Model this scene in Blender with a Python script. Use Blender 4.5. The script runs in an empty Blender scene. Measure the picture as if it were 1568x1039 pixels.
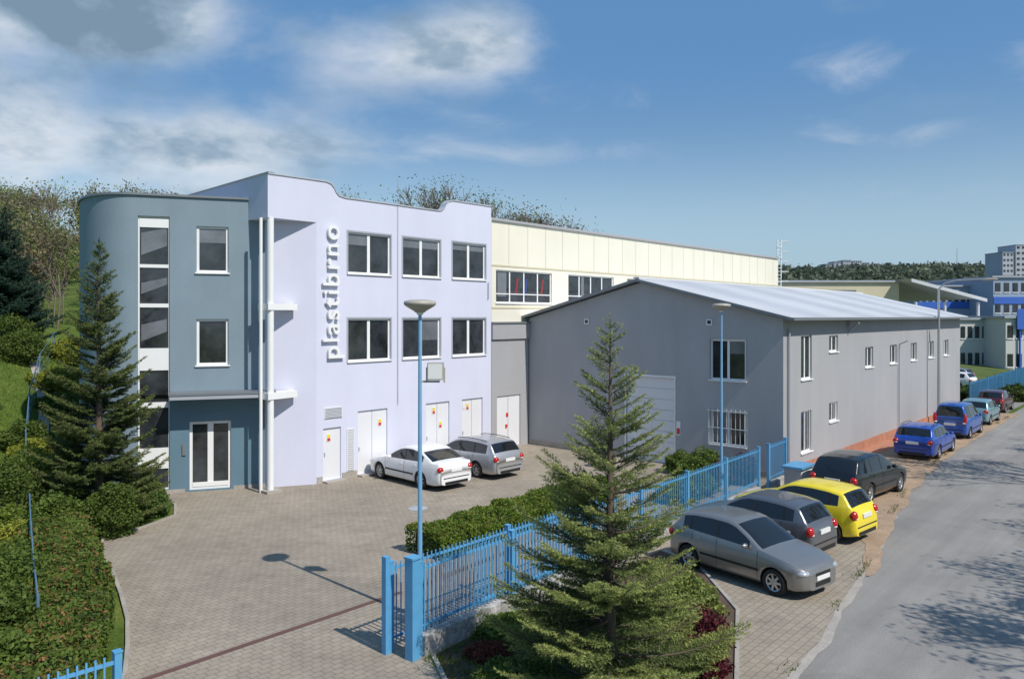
import bpy, math, random
import numpy as np
from mathutils import Vector, Matrix
random.seed(7); np.random.seed(7)
rng=np.random.default_rng(11)
scene=bpy.context.scene
TH=math.radians(48.35); CA,SA=math.cos(TH),math.sin(TH)
def W(s,q,z=0): return (CA*s-SA*q, SA*s+CA*q, z)

# ---------------------------------------------------------------- materials
def nodes_of(m):
    m.use_nodes=True; nt=m.node_tree; return nt,nt.nodes,nt.links
def mat(name,col,rough=.8,metal=0,var=.08,vscale=.6,bump=0,bscale=60,spec=.5,coat=0,fine=.0,fscale=40,streak=0):
    m=bpy.data.materials.new(name); nt,N,L=nodes_of(m); b=N['Principled BSDF']
    b.inputs['Roughness'].default_value=rough; b.inputs['Metallic'].default_value=metal
    b.inputs['Specular IOR Level'].default_value=spec
    b.inputs['Coat Weight'].default_value=coat; b.inputs['Coat Roughness'].default_value=.05
    tc=N.new('ShaderNodeTexCoord')
    n=N.new('ShaderNodeTexNoise'); n.inputs['Scale'].default_value=vscale; n.inputs['Detail'].default_value=6; n.inputs['Roughness'].default_value=.65
    L.new(tc.outputs['Object'],n.inputs['Vector'])
    mr=N.new('ShaderNodeMapRange'); mr.inputs[1].default_value=.3; mr.inputs[2].default_value=.7
    mr.inputs[3].default_value=1-var; mr.inputs[4].default_value=1+var
    L.new(n.outputs['Fac'],mr.inputs[0]); fac=mr.outputs[0]
    if fine:
        n2=N.new('ShaderNodeTexNoise'); n2.inputs['Scale'].default_value=fscale; n2.inputs['Detail'].default_value=4
        L.new(tc.outputs['Object'],n2.inputs['Vector'])
        m2=N.new('ShaderNodeMapRange'); m2.inputs[1].default_value=.3; m2.inputs[2].default_value=.7; m2.inputs[3].default_value=1-fine; m2.inputs[4].default_value=1+fine
        L.new(n2.outputs['Fac'],m2.inputs[0]); mm=N.new('ShaderNodeMath'); mm.operation='MULTIPLY'
        L.new(fac,mm.inputs[0]); L.new(m2.outputs[0],mm.inputs[1]); fac=mm.outputs[0]
    if streak:
        mp=N.new('ShaderNodeMapping'); mp.inputs['Scale'].default_value=(1.2,1.2,.25)
        L.new(tc.outputs['Object'],mp.inputs['Vector'])
        n3=N.new('ShaderNodeTexNoise'); n3.inputs['Scale'].default_value=1.1; n3.inputs['Detail'].default_value=5; L.new(mp.outputs[0],n3.inputs['Vector'])
        m3=N.new('ShaderNodeMapRange'); m3.inputs[1].default_value=.3; m3.inputs[2].default_value=.7; m3.inputs[3].default_value=1-streak; m3.inputs[4].default_value=1
        L.new(n3.outputs['Fac'],m3.inputs[0]); mm=N.new('ShaderNodeMath'); mm.operation='MULTIPLY'
        L.new(fac,mm.inputs[0]); L.new(m3.outputs[0],mm.inputs[1]); fac=mm.outputs[0]
    vm=N.new('ShaderNodeVectorMath'); vm.operation='SCALE'; vm.inputs[0].default_value=col
    L.new(fac,vm.inputs['Scale']); L.new(vm.outputs[0],b.inputs['Base Color'])
    if bump:
        nb=N.new('ShaderNodeTexNoise'); nb.inputs['Scale'].default_value=bscale; nb.inputs['Detail'].default_value=4
        L.new(tc.outputs['Object'],nb.inputs['Vector'])
        bp=N.new('ShaderNodeBump'); bp.inputs['Strength'].default_value=bump; bp.inputs['Distance'].default_value=.02
        L.new(nb.outputs['Fac'],bp.inputs['Height']); L.new(bp.outputs[0],b.inputs['Normal'])
    return m
M={}
M['lav']=mat('pale_lilac_render',(.625,.635,.76),.85,var=.025,vscale=.5,bump=.25,bscale=25,streak=.04)
M['blue']=mat('bluegrey_render',(.215,.285,.335),.85,var=.07,vscale=.5,bump=.3,bscale=25,fine=.04,streak=.07)
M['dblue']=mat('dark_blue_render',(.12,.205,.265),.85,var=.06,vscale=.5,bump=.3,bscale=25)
M['grey']=mat('grey_render',(.41,.415,.43),.9,var=.05,vscale=.35,bump=.5,bscale=22,fine=.04,streak=.08)
M['lgrey']=mat('light_grey_render',(.37,.37,.385),.9,var=.04,vscale=.35,bump=.4,bscale=22,fine=.04,streak=.06)
M['cream']=mat('cream_cladding',(.78,.74,.62),.6,var=.03,vscale=.3,streak=.04)
M['creamd']=mat('cream_trim',(.60,.54,.38),.6,var=.05)
M['white']=mat('white_paint',(.80,.80,.79),.5,var=.03)
M['door']=mat('door_white_paint',(.72,.72,.74),.5,var=.03,streak=.03)
M['coping']=mat('coping_sheet',(.22,.24,.26),.45,metal=.3,var=.06)
M['lcoping']=mat('light_coping_sheet',(.5,.52,.55),.45,metal=.2,var=.06)
M['trim']=mat('grey_window_trim',(.36,.38,.42),.7,var=.05)
M['conc']=mat('concrete',(.36,.33,.29),.9,var=.2,vscale=1.5,bump=.5,bscale=15,fine=.15)
M['stone']=mat('whitewashed_stone',(.36,.35,.33),.95,var=.4,vscale=3,bump=1,bscale=8,fine=.25,fscale=12)
M['terra']=mat('terracotta_plinth',(.42,.19,.12),.85,var=.2,vscale=2,fine=.1)
M['glass']=mat('window_glass',(.032,.037,.042),.04,var=.8,vscale=1.1,spec=.7)
M['curt']=mat('blinds_behind_glass',(.15,.16,.18),.12,var=.3,vscale=1,spec=.7)
M['fence']=mat('fence_blue_paint',(.10,.33,.57),.45,var=.10,vscale=3)
M['pole']=mat('pole_blue_paint',(.18,.38,.58),.5,var=.08,vscale=3)
M['lamphead']=mat('lamp_head_plastic',(.40,.37,.32),.4,var=.1,vscale=5)
M['metal']=mat('galvanised_steel',(.5,.5,.5),.4,metal=.7,var=.1)
M['dark']=mat('dark_plastic',(.015,.015,.016),.5,var=.1)
M['tyre']=mat('tyre_rubber',(.02,.02,.02),.85,var=.1)
M['rim']=mat('alloy_rim',(.50,.51,.52),.3,metal=.8,var=.05)
M['cglass']=mat('car_glass',(.012,.014,.016),.03,var=.1,spec=.8)
M['tail']=mat('tail_light_red',(.45,.012,.01),.15,var=.1,spec=.7)
M['head']=mat('headlight_clear',(.62,.64,.66),.08,metal=.5,var=.1,spec=.8)
M['plate']=mat('plate_white',(.75,.75,.73),.4,var=.02)
M['red']=mat('red_print',(.6,.03,.02),.5,var=.02)
M['yell']=mat('yellow_print',(.8,.6,.03),.5,var=.02)
M['rail']=mat('rusty_rail',(.13,.065,.055),.8,var=.2)
M['bark']=mat('bark',(.12,.09,.065),.9,var=.25,vscale=4)
M['twig']=mat('twig_bark',(.19,.15,.12),.9,var=.25,vscale=4)
M['soil']=mat('soil',(.10,.065,.045),.95,var=.35,vscale=3,bump=.8,bscale=12,fine=.3)
M['dirt']=mat('orange_gravel',(.36,.255,.17),.95,var=.22,vscale=1.2,bump=.6,bscale=20,fine=.2,fscale=25)
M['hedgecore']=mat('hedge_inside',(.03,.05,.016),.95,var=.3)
M['bld']=mat('far_wall_blue',(.30,.37,.48),.8,var=.05)
M['bblue']=mat('far_bright_blue',(.04,.13,.50),.7,var=.05)
M['tower']=mat('far_panel_wall',(.42,.45,.50),.9,var=.08,vscale=.1)
M['fwhite']=mat('far_white_wall',(.55,.55,.53),.85,var=.06,vscale=.2)

def corrugated(name,col,axis,scale,rough=.45,bumpd=.03,metal=.3,spec=.5):
    m=mat(name,col,rough,metal=metal,var=.06,vscale=.25,streak=0,spec=spec); nt,N,L=nodes_of(m); b=N['Principled BSDF']
    tc=N.new('ShaderNodeTexCoord'); w=N.new('ShaderNodeTexWave'); w.bands_direction=axis; w.inputs['Scale'].default_value=scale
    L.new(tc.outputs['Object'],w.inputs['Vector']); bp=N.new('ShaderNodeBump'); bp.inputs['Distance'].default_value=bumpd; bp.inputs['Strength'].default_value=.8
    L.new(w.outputs['Fac'],bp.inputs['Height']); L.new(bp.outputs[0],b.inputs['Normal']); return m
M['roof']=corrugated('metal_sheet_roof',(.66,.67,.69),'X',1.1,rough=.5,metal=0)

def paver():
    m=bpy.data.materials.new('interlocking_pavers'); nt,N,L=nodes_of(m); b=N['Principled BSDF']; b.inputs['Roughness'].default_value=.9
    tc=N.new('ShaderNodeTexCoord'); mp=N.new('ShaderNodeMapping'); mp.inputs['Rotation'].default_value=(0,0,-TH)
    L.new(tc.outputs['Object'],mp.inputs['Vector'])
    br=N.new('ShaderNodeTexBrick'); br.inputs['Scale'].default_value=1; br.inputs['Brick Width'].default_value=.22; br.inputs['Row Height'].default_value=.165
    br.inputs['Mortar Size'].default_value=.009; br.inputs['Mortar Smooth'].default_value=.3
    br.inputs['Color1'].default_value=(.335,.285,.225,1); br.inputs['Color2'].default_value=(.30,.255,.20,1); br.inputs['Mortar'].default_value=(.19,.16,.12,1)
    L.new(mp.outputs[0],br.inputs['Vector'])
    def nz(sc,lo,hi,a,c):
        n=N.new('ShaderNodeTexNoise'); n.inputs['Scale'].default_value=sc; n.inputs['Detail'].default_value=6; n.inputs['Roughness'].default_value=.6
        L.new(tc.outputs['Object'],n.inputs['Vector']); r=N.new('ShaderNodeMapRange'); r.inputs[1].default_value=lo; r.inputs[2].default_value=hi; r.inputs[3].default_value=a; r.inputs[4].default_value=c
        L.new(n.outputs['Fac'],r.inputs[0]); return r.outputs[0]
    a=nz(.25,.35,.65,.84,1.12); c=nz(3,.3,.7,.88,1.1); d=nz(.9,.55,.72,1,.80)
    x=N.new('ShaderNodeMath'); x.operation='MULTIPLY'; L.new(a,x.inputs[0]); L.new(c,x.inputs[1])
    y=N.new('ShaderNodeMath'); y.operation='MULTIPLY'; L.new(x.outputs[0],y.inputs[0]); L.new(d,y.inputs[1])
    v=N.new('ShaderNodeVectorMath'); v.operation='SCALE'; L.new(br.outputs['Color'],v.inputs[0]); L.new(y.outputs[0],v.inputs['Scale'])
    L.new(v.outputs[0],b.inputs['Base Color'])
    bp=N.new('ShaderNodeBump'); bp.inputs['Strength'].default_value=.5; bp.inputs['Distance'].default_value=.006; bp.invert=True
    L.new(br.outputs['Fac'],bp.inputs['Height']); L.new(bp.outputs[0],b.inputs['Normal'])
    return m
M['paver']=paver()
def asphalt():
    m=bpy.data.materials.new('worn_asphalt'); nt,N,L=nodes_of(m); b=N['Principled BSDF']; b.inputs['Roughness'].default_value=.85
    tc=N.new('ShaderNodeTexCoord')
    def nz(sc,lo,hi,a,c,mp=None,det=6):
        n=N.new('ShaderNodeTexNoise'); n.inputs['Scale'].default_value=sc; n.inputs['Detail'].default_value=det; n.inputs['Roughness'].default_value=.65
        L.new(mp if mp else tc.outputs['Object'],n.inputs['Vector']); r=N.new('ShaderNodeMapRange'); r.inputs[1].default_value=lo; r.inputs[2].default_value=hi; r.inputs[3].default_value=a; r.inputs[4].default_value=c
        L.new(n.outputs['Fac'],r.inputs[0]); return r.outputs[0]
    rot=N.new('ShaderNodeMapping'); rot.inputs['Rotation'].default_value=(0,0,-TH); L.new(tc.outputs['Object'],rot.inputs['Vector'])
    st=N.new('ShaderNodeMapping'); st.inputs['Scale'].default_value=(.06,.9,1); L.new(rot.outputs[0],st.inputs['Vector'])
    a=nz(.35,.35,.65,.88,1.1); c=nz(30,.3,.7,.82,1.18,det=3); d=nz(1,.4,.62,.88,1.08,st.outputs[0])
    vo=N.new('ShaderNodeTexVoronoi'); vo.feature='DISTANCE_TO_EDGE'; vo.inputs['Scale'].default_value=.16
    nn=N.new('ShaderNodeTexNoise'); nn.inputs['Scale'].default_value=1.2; nn.inputs['Detail'].default_value=8; nn.inputs['Roughness'].default_value=.7; L.new(tc.outputs['Object'],nn.inputs['Vector'])
    mx=N.new('ShaderNodeMix'); mx.data_type='VECTOR'; mx.inputs[0].default_value=.6; L.new(tc.outputs['Object'],mx.inputs[4]); L.new(nn.outputs['Color'],mx.inputs[5]); L.new(mx.outputs[1],vo.inputs['Vector'])
    cr=N.new('ShaderNodeMapRange'); cr.inputs[1].default_value=0.0; cr.inputs[2].default_value=.003; cr.inputs[3].default_value=.8; cr.inputs[4].default_value=1; L.new(vo.outputs['Distance'],cr.inputs[0])
    vp=N.new('ShaderNodeTexVoronoi'); vp.distance='CHEBYCHEV'; vp.inputs['Scale'].default_value=.22; L.new(rot.outputs[0],vp.inputs['Vector'])
    sp=N.new('ShaderNodeSeparateColor'); L.new(vp.outputs['Color'],sp.inputs[0]); pr=N.new('ShaderNodeMapRange'); pr.inputs[1].default_value=.80; pr.inputs[2].default_value=.81; pr.inputs[3].default_value=1; pr.inputs[4].default_value=.90; L.new(sp.outputs[0],pr.inputs[0])
    cur=a
    for o in (c,d,cr.outputs[0],pr.outputs[0]):
        x=N.new('ShaderNodeMath'); x.operation='MULTIPLY'; L.new(cur,x.inputs[0]); L.new(o,x.inputs[1]); cur=x.outputs[0]
    v=N.new('ShaderNodeVectorMath'); v.operation='SCALE'; v.inputs[0].default_value=(.262,.247,.228); L.new(cur,v.inputs['Scale']); L.new(v.outputs[0],b.inputs['Base Color'])
    bp=N.new('ShaderNodeBump'); bp.inputs['Strength'].default_value=.3; bp.inputs['Distance'].default_value=.01; n=N.new('ShaderNodeTexNoise'); n.inputs['Scale'].default_value=60; L.new(tc.outputs['Object'],n.inputs['Vector']); L.new(n.outputs['Fac'],bp.inputs['Height']); L.new(bp.outputs[0],b.inputs['Normal'])
    return m
M['asph']=asphalt()
def groundmat():
    m=bpy.data.materials.new('grass_ground'); nt,N,L=nodes_of(m); b=N['Principled BSDF']; b.inputs['Roughness'].default_value=.95; b.inputs['Specular IOR Level'].default_value=.1
    tc=N.new('ShaderNodeTexCoord')
    def nz(sc,det=6):
        n=N.new('ShaderNodeTexNoise'); n.inputs['Scale'].default_value=sc; n.inputs['Detail'].default_value=det; n.inputs['Roughness'].default_value=.65; L.new(tc.outputs['Object'],n.inputs['Vector']); return n.outputs['Fac']
    r=N.new('ShaderNodeValToRGB'); L.new(nz(.5),r.inputs[0]); e=r.color_ramp.elements
    e[0].position=.3; e[0].color=(.06,.09,.018,1); e[1].position=.72; e[1].color=(.16,.19,.045,1); x=e.new(.5); x.color=(.09,.14,.025,1)
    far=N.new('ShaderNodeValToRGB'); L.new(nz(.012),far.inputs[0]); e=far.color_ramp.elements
    e[0].position=.35; e[0].color=(.075,.10,.06,1); e[1].position=.65; e[1].color=(.13,.15,.08,1)  # lighter, bluer far ground: distance haze painted into the colour
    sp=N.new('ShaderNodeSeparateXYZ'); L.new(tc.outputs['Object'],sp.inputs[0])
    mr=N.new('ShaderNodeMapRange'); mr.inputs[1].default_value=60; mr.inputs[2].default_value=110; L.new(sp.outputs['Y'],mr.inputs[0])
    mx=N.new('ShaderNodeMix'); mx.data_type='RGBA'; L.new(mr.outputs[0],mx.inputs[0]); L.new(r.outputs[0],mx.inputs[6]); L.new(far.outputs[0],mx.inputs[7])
    f=N.new('ShaderNodeMapRange'); f.inputs[1].default_value=.3; f.inputs[2].default_value=.7; f.inputs[3].default_value=.65; f.inputs[4].default_value=1.3; L.new(nz(14,4),f.inputs[0])
    v=N.new('ShaderNodeVectorMath'); v.operation='SCALE'; L.new(mx.outputs[2],v.inputs[0]); L.new(f.outputs[0],v.inputs['Scale']); L.new(v.outputs[0],b.inputs['Base Color'])
    bp=N.new('ShaderNodeBump'); bp.inputs['Strength'].default_value=.8; bp.inputs['Distance'].default_value=.04; L.new(nz(20,5),bp.inputs['Height']); L.new(bp.outputs[0],b.inputs['Normal'])
    return m
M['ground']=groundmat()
def foliage(name,trans=.3,rough=.6):
    m=bpy.data.materials.new(name); nt,N,L=nodes_of(m); b=N['Principled BSDF']; b.inputs['Roughness'].default_value=rough; b.inputs['Specular IOR Level'].default_value=.2
    at=N.new('ShaderNodeAttribute'); at.attribute_name='Col'; L.new(at.outputs['Color'],b.inputs['Base Color'])
    t=N.new('ShaderNodeBsdfTranslucent'); L.new(at.outputs['Color'],t.inputs['Color']); mx=N.new('ShaderNodeMixShader'); mx.inputs[0].default_value=trans
    L.new(b.outputs[0],mx.inputs[1]); L.new(t.outputs[0],mx.inputs[2]); L.new(mx.outputs[0],N['Material Output'].inputs['Surface']); return m
M['leaf']=foliage('leaf_foliage'); M['needle']=foliage('needle_foliage',.25)

# ---------------------------------------------------------------- mesh helpers
def link(o,parent=None):
    scene.collection.objects.link(o)
    if parent is not None: o.parent=parent
    return o
def empty(name,loc=(0,0,0),rz=0):
    e=bpy.data.objects.new(name,None); e.location=loc; e.rotation_euler=(0,0,rz); e.empty_display_size=.3; return link(e)
class MB:
    def __init__(s): s.v=[]; s.f=[]; s.m=[]; s.s=[]
    def add(s,vs,fs,mi=0,smooth=False):
        o=len(s.v); s.v+= [tuple(x) for x in vs]
        for f in fs: s.f.append(tuple(i+o for i in f)); s.m.append(mi); s.s.append(smooth)
    def quad(s,a,b,c,d,mi=0): s.add([a,b,c,d],[(0,1,2,3)],mi)
    def box(s,x0,x1,y0,y1,z0,z1,mi=0):
        s.add([(x0,y0,z0),(x1,y0,z0),(x1,y1,z0),(x0,y1,z0),(x0,y0,z1),(x1,y0,z1),(x1,y1,z1),(x0,y1,z1)],
              [(0,3,2,1),(4,5,6,7),(0,1,5,4),(1,2,6,5),(2,3,7,6),(3,0,4,7)],mi)
    def prism(s,poly,z0,z1,mi=0,mtop=None):
        n=len(poly); vs=[(p[0],p[1],z0) for p in poly]+[(p[0],p[1],z1) for p in poly]
        s.add(vs,[tuple(reversed(range(n)))],mi); s.add(vs,[tuple(range(n,2*n))],mi if mtop is None else mtop)
        s.add(vs,[(i,(i+1)%n,(i+1)%n+n,i+n) for i in range(n)],mi)
    def cyl(s,a,b,r0,r1,n=10,mi=0,caps=True,smooth=True):
        a=Vector(a);b=Vector(b);d=(b-a)
        if d.length<1e-6: return
        d.normalize(); u=d.orthogonal().normalized(); w=d.cross(u)
        vs=[]
        for k in range(n):
            t=2*math.pi*k/n; e=u*math.cos(t)+w*math.sin(t); vs.append(a+e*r0)
        for k in range(n):
            t=2*math.pi*k/n; e=u*math.cos(t)+w*math.sin(t); vs.append(b+e*r1)
        s.add(vs,[(k,(k+1)%n,(k+1)%n+n,k+n) for k in range(n)],mi,smooth)
        if caps: s.add(vs,[tuple(reversed(range(n))),tuple(range(n,2*n))],mi)
    def lathe(s,c,prof,n=24,mi=0,axis='z',smooth=True):
        vs=[];K=len(prof)
        for r,h in prof:
            for k in range(n):
                t=2*math.pi*k/n
                if axis=='z': vs.append((c[0]+r*math.cos(t),c[1]+r*math.sin(t),c[2]+h))
                else: vs.append((c[0]+r*math.cos(t),c[1]+h,c[2]+r*math.sin(t)))
        s.add(vs,[(i*n+k,i*n+(k+1)%n,(i+1)*n+(k+1)%n,(i+1)*n+k) for i in range(K-1) for k in range(n)],mi,smooth)
    def ell(s,c,r,mi=0,n=12,m=8):
        vs=[];
        for i in range(m+1):
            ph=math.pi*i/m
            for k in range(n):
                t=2*math.pi*k/n; vs.append((c[0]+r[0]*math.sin(ph)*math.cos(t),c[1]+r[1]*math.sin(ph)*math.sin(t),c[2]+r[2]*math.cos(ph)))
        s.add(vs,[(i*n+k,(i+1)*n+k,(i+1)*n+(k+1)%n,i*n+(k+1)%n) for i in range(m) for k in range(n)],mi,True)
    def wall(s,x0,x1,z0,z1,y,ops,mi=0,depth=.16):
        xs=sorted({x0,x1,*[o[0] for o in ops],*[o[1] for o in ops]}); zs=sorted({z0,z1,*[o[2] for o in ops],*[o[3] for o in ops]})
        for i in range(len(xs)-1):
            for j in range(len(zs)-1):
                cx=(xs[i]+xs[i+1])/2; cz=(zs[j]+zs[j+1])/2
                if any(o[0]<cx<o[1] and o[2]<cz<o[3] for o in ops): continue
                s.quad((xs[i],y,zs[j]),(xs[i+1],y,zs[j]),(xs[i+1],y,zs[j+1]),(xs[i],y,zs[j+1]),mi)
        for a,b,c,d in ops:
            e=y+depth
            s.quad((a,y,c),(a,y,d),(a,e,d),(a,e,c),mi); s.quad((b,y,c),(b,e,c),(b,e,d),(b,y,d),mi)
            s.quad((a,y,c),(a,e,c),(b,e,c),(b,y,c),mi); s.quad((a,y,d),(b,y,d),(b,e,d),(a,e,d),mi)
    def build(s,name,mats,parent=None,loc=(0,0,0),rz=0):
        me=bpy.data.meshes.new(name); me.from_pydata(s.v,[],s.f)
        for mm in mats: me.materials.append(mm)
        me.polygons.foreach_set('material_index',s.m); me.polygons.foreach_set('use_smooth',s.s); me.update()
        o=bpy.data.objects.new(name,me); o.location=loc; o.rotation_euler=(0,0,rz); return link(o,parent)
def window(mb,x0,x1,z0,z1,y,cols=2,rows=(),fw=.06,fi=0,gi=1,sill=True,rec=.08,mull=.05,back=None):
    a=y+rec; b=a+.05
    mb.box(x0+.001,x0+fw,a,b,z0+.001,z1-.001,fi); mb.box(x1-fw,x1-.001,a,b,z0+.001,z1-.001,fi)
    mb.box(x0+fw,x1-fw,a,b,z0+.001,z0+fw,fi); mb.box(x0+fw,x1-fw,a,b,z1-fw,z1-.001,fi)
    for k in range(1,cols):
        c=x0+(x1-x0)*k/cols; mb.box(c-mull,c+mull,a+.004,b-.002,z0+fw,z1-fw,fi)
    for r in rows:
        z=z0+(z1-z0)*r; mb.box(x0+fw,x1-fw,a+.008,b-.004,z-mull*.6,z+mull*.6,fi)
    g=a+.03; mb.quad((x0,g,z0),(x1,g,z0),(x1,g,z1),(x0,g,z1),gi)
    if back is not None:
        h=(z1-z0)*back[0]; xa,xb=x0+(x1-x0)*back[1],x0+(x1-x0)*back[2]; mb.quad((xa,g-.004,z1-h),(xb,g-.004,z1-h),(xb,g-.004,z1),(xa,g-.004,z1),back[3])
    if sill: mb.box(x0-.05,x1+.05,y-.06,a,z0-.045,z0+.004,fi)
def frame_trim(mb,x0,x1,z0,z1,y,w,d,mi):
    mb.box(x0-w,x0,y-d,y+.01,z0-w,z1+w,mi); mb.box(x1,x1+w,y-d,y+.01,z0-w,z1+w,mi)
    mb.box(x0,x1,y-d,y+.01,z1,z1+w,mi); mb.box(x0,x1,y-d,y+.01,z0-w,z0,mi)

def tris(name,V,C,m,parent=None,k=3):
    n=V.shape[0]; me=bpy.data.meshes.new(name); me.vertices.add(n*k); me.vertices.foreach_set('co',V.reshape(-1).astype(np.float32))
    me.loops.add(n*k); me.loops.foreach_set('vertex_index',np.arange(n*k,dtype=np.int32)); me.polygons.add(n)
    me.polygons.foreach_set('loop_start',np.arange(0,n*k,k,dtype=np.int32)); me.polygons.foreach_set('loop_total',np.full(n,k,dtype=np.int32))
    me.materials.append(m); me.update(calc_edges=True)
    at=me.color_attributes.new('Col','FLOAT_COLOR','POINT'); c=np.ones((n*k,4),dtype=np.float32); c[:,:3]=np.repeat(C,k,axis=0); at.data.foreach_set('color',c.reshape(-1))
    o=bpy.data.objects.new(name,me); return link(o,parent)
def leaves(name,P,size,C,parent=None,up=.35,m=None):
    n=len(P); a=rng.normal(size=(n,3)); a[:,2]*=.8; a/=np.linalg.norm(a,axis=1)[:,None]
    b=rng.normal(size=(n,3)); b-= (a*b).sum(1)[:,None]*a; b/=np.linalg.norm(b,axis=1)[:,None]
    s=(size*np.ones(n)*rng.uniform(.6,1.3,n))[:,None]
    V=np.stack([P-a*s,P+b*s*.55,P+a*s,P-b*s*.55],1)
    return tris(name,V,C,m or M['leaf'],parent,4)

# ---------------------------------------------------------------- terrain
def ss(a,b,x):
    t=np.clip((x-a)/(b-a),0,1); return t*t*(3-2*t)
def Hgt(X,Y):
    X=np.asarray(X,float); Y=np.asarray(Y,float)
    h=5.6*ss(-14.8,-31,X)*ss(8,24,Y)+.35*np.sin(X*.3)*ss(-20,-40,X)
    h=h+11.5*ss(58,135,Y+np.clip(-X-20,0,60)*.5)*(1-ss(5,75,X))
    h=h+ss(260,700,Y)*(44+5*np.sin(X*.006+1)+3*np.sin(X*.021))*(1-.25*ss(900,2500,Y))
    return h-.014
def axisv(lo,hi,c0,c1,step,g=1.12):
    a=list(np.arange(c0,c1+.01,step)); st=step; x=c1
    while x<hi: st=min(st*g,60); x+=st; a.append(x)
    st=step; x=c0
    while x>lo: st=min(st*g,60); x-=st; a.insert(0,x)
    return np.array(a)
xs=axisv(-2000,2000,-48,40,1.0); ys=axisv(-400,3000,0,70,1.0)
GX,GY=np.meshgrid(xs,ys); GZ=Hgt(GX,GY); nx,ny=len(xs),len(ys)
V=np.stack([GX,GY,GZ],-1).reshape(-1,3)
F=[(j*nx+i,j*nx+i+1,(j+1)*nx+i+1,(j+1)*nx+i) for j in range(ny-1) for i in range(nx-1)]
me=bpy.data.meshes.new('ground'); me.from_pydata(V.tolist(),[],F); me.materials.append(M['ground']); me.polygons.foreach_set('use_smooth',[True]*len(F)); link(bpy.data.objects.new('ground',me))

def sheet(name,pts,z,m):
    mb=MB(); mb.add([(p[0],p[1],z) for p in pts],[tuple(range(len(pts)))]); return mb.build(name,[m])
def strip(name,A,B,z,m):
    mb=MB(); n=len(A); mb.add([(p[0],p[1],z) for p in A]+[(p[0],p[1],z) for p in B],[(i,i+1,n+i+1,n+i) for i in range(n-1)]); return mb.build(name,[m])
redge=[(-30,3.6),(2,4.3),(9,4.9),(13.5,5.4),(15.2,5.5),(18,5.95),(21,6.3),(24.9,7.05),(31,8.0),(39,8.7),(57,9.0),(90,9.2),(300,9.6)]
RS=[r[0] for r in redge]; RQ=[r[1] for r in redge]
def rq(s): return float(np.interp(s,RS,RQ))
ss_=list(np.arange(-30,60,.35))+list(np.arange(60,301,6))
jit=[.035*math.sin(s*2.3)+.02*math.sin(s*5.1+1)+random.uniform(-.025,.025) if s<60 else 0 for s in ss_]
strip('road',[W(s,rq(s)+.25)[:2] for s in ss_],[W(s,-.3)[:2] for s in ss_],.0,M['asph'])
left=[(-5.4,5),(-6.9,13.8),(-7.45,15),(-8.1,16.3),(-9.0,17.8),(-9.9,19.2),(-10.8,20.4),(-11.4,21.4),(-11.75,22.3),(-11.2,23.3),(-10.8,24.8),(-11.4,26.2),(-12.6,27.3),(-13.9,27.9),(-14.2,30)]
sheet('courtyard_paving',left+[W(24,34)[:2],W(60,30)[:2],W(60,12)[:2],W(2,12)[:2]],.006,M['paver'])
s2=[s for s in ss_ if -4<=s<=60]
strip('parking_paving',[W(s,12.0)[:2] for s in s2],[W(s,rq(s)+jit[ss_.index(s)])[:2] for s in s2],.0062,M['paver'])
strip('road_edge_strip',[W(s,rq(s)+.09+.3*jit[ss_.index(s)])[:2] for s in s2 if s<27],[W(s,rq(s)-.08+.9*jit[ss_.index(s)])[:2] for s in s2 if s<27],.012,M['conc'])
s3=[s for s in ss_ if 20<=s<=60]
def dw(s): return .05+1.3*min(1,(s-20)/10)
strip('dirt_verge',[W(s,rq(s)+dw(s)+.07*math.sin(s*3.3)+random.uniform(-.07,.07))[:2] for s in s3],[W(s,rq(s)-.12+.06*math.sin(s*1.7)+random.uniform(-.06,.06))[:2] for s in s3],.016,M['dirt'])
strip('brick_verge',[W(29.8,12.1)[:2],W(60,12.1)[:2]],[W(29.8,11.25)[:2],W(60,11.1)[:2]],.020,M['terra'])
strip('gate_rail',[W(2.5,14.01)[:2],W(11.7,13.93)[:2]],[W(2.5,13.86)[:2],W(11.7,13.78)[:2]],.012,M['rail'])
strip('far_yard',[W(60.2,50)[:2],W(150,60)[:2]],[W(60.2,9.6)[:2],W(150,9.8)[:2]],.005,M['asph'])
bed=[(9.9,10.8),(9.0,9.3),(8,6.3),(12.6,6.0),(15.8,7.5),(18.0,9.6),(18.5,11.0),(12,10.95)]
sheet('planting_bed',[W(*p)[:2] for p in bed],.026,M['soil'])
def kerb(name,pts,w=.08,h=.10):
    mb=MB()
    for i in range(len(pts)-1):
        a=Vector((*pts[i],0)); b=Vector((*pts[i+1],0)); d=(b-a).normalized(); n=Vector((-d.y,d.x,0))*w/2
        p=[a+n,a-n,b-n,b+n]; mb.prism([(x.x,x.y) for x in p],-.05,h)
    return mb.build(name,[M['conc']])
kerb('garden_kerb',left[:-1],h=.06)
kerb('bed_kerb',[W(*p)[:2] for p in bed[:7]],h=.06)
mb=MB(); mc=W(17.2,19.5); mb.lathe((mc[0],mc[1],0),[(0,.020),(.30,.020),(.33,.012)],20); mb.build('manhole_cover',[M['trim']])

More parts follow.
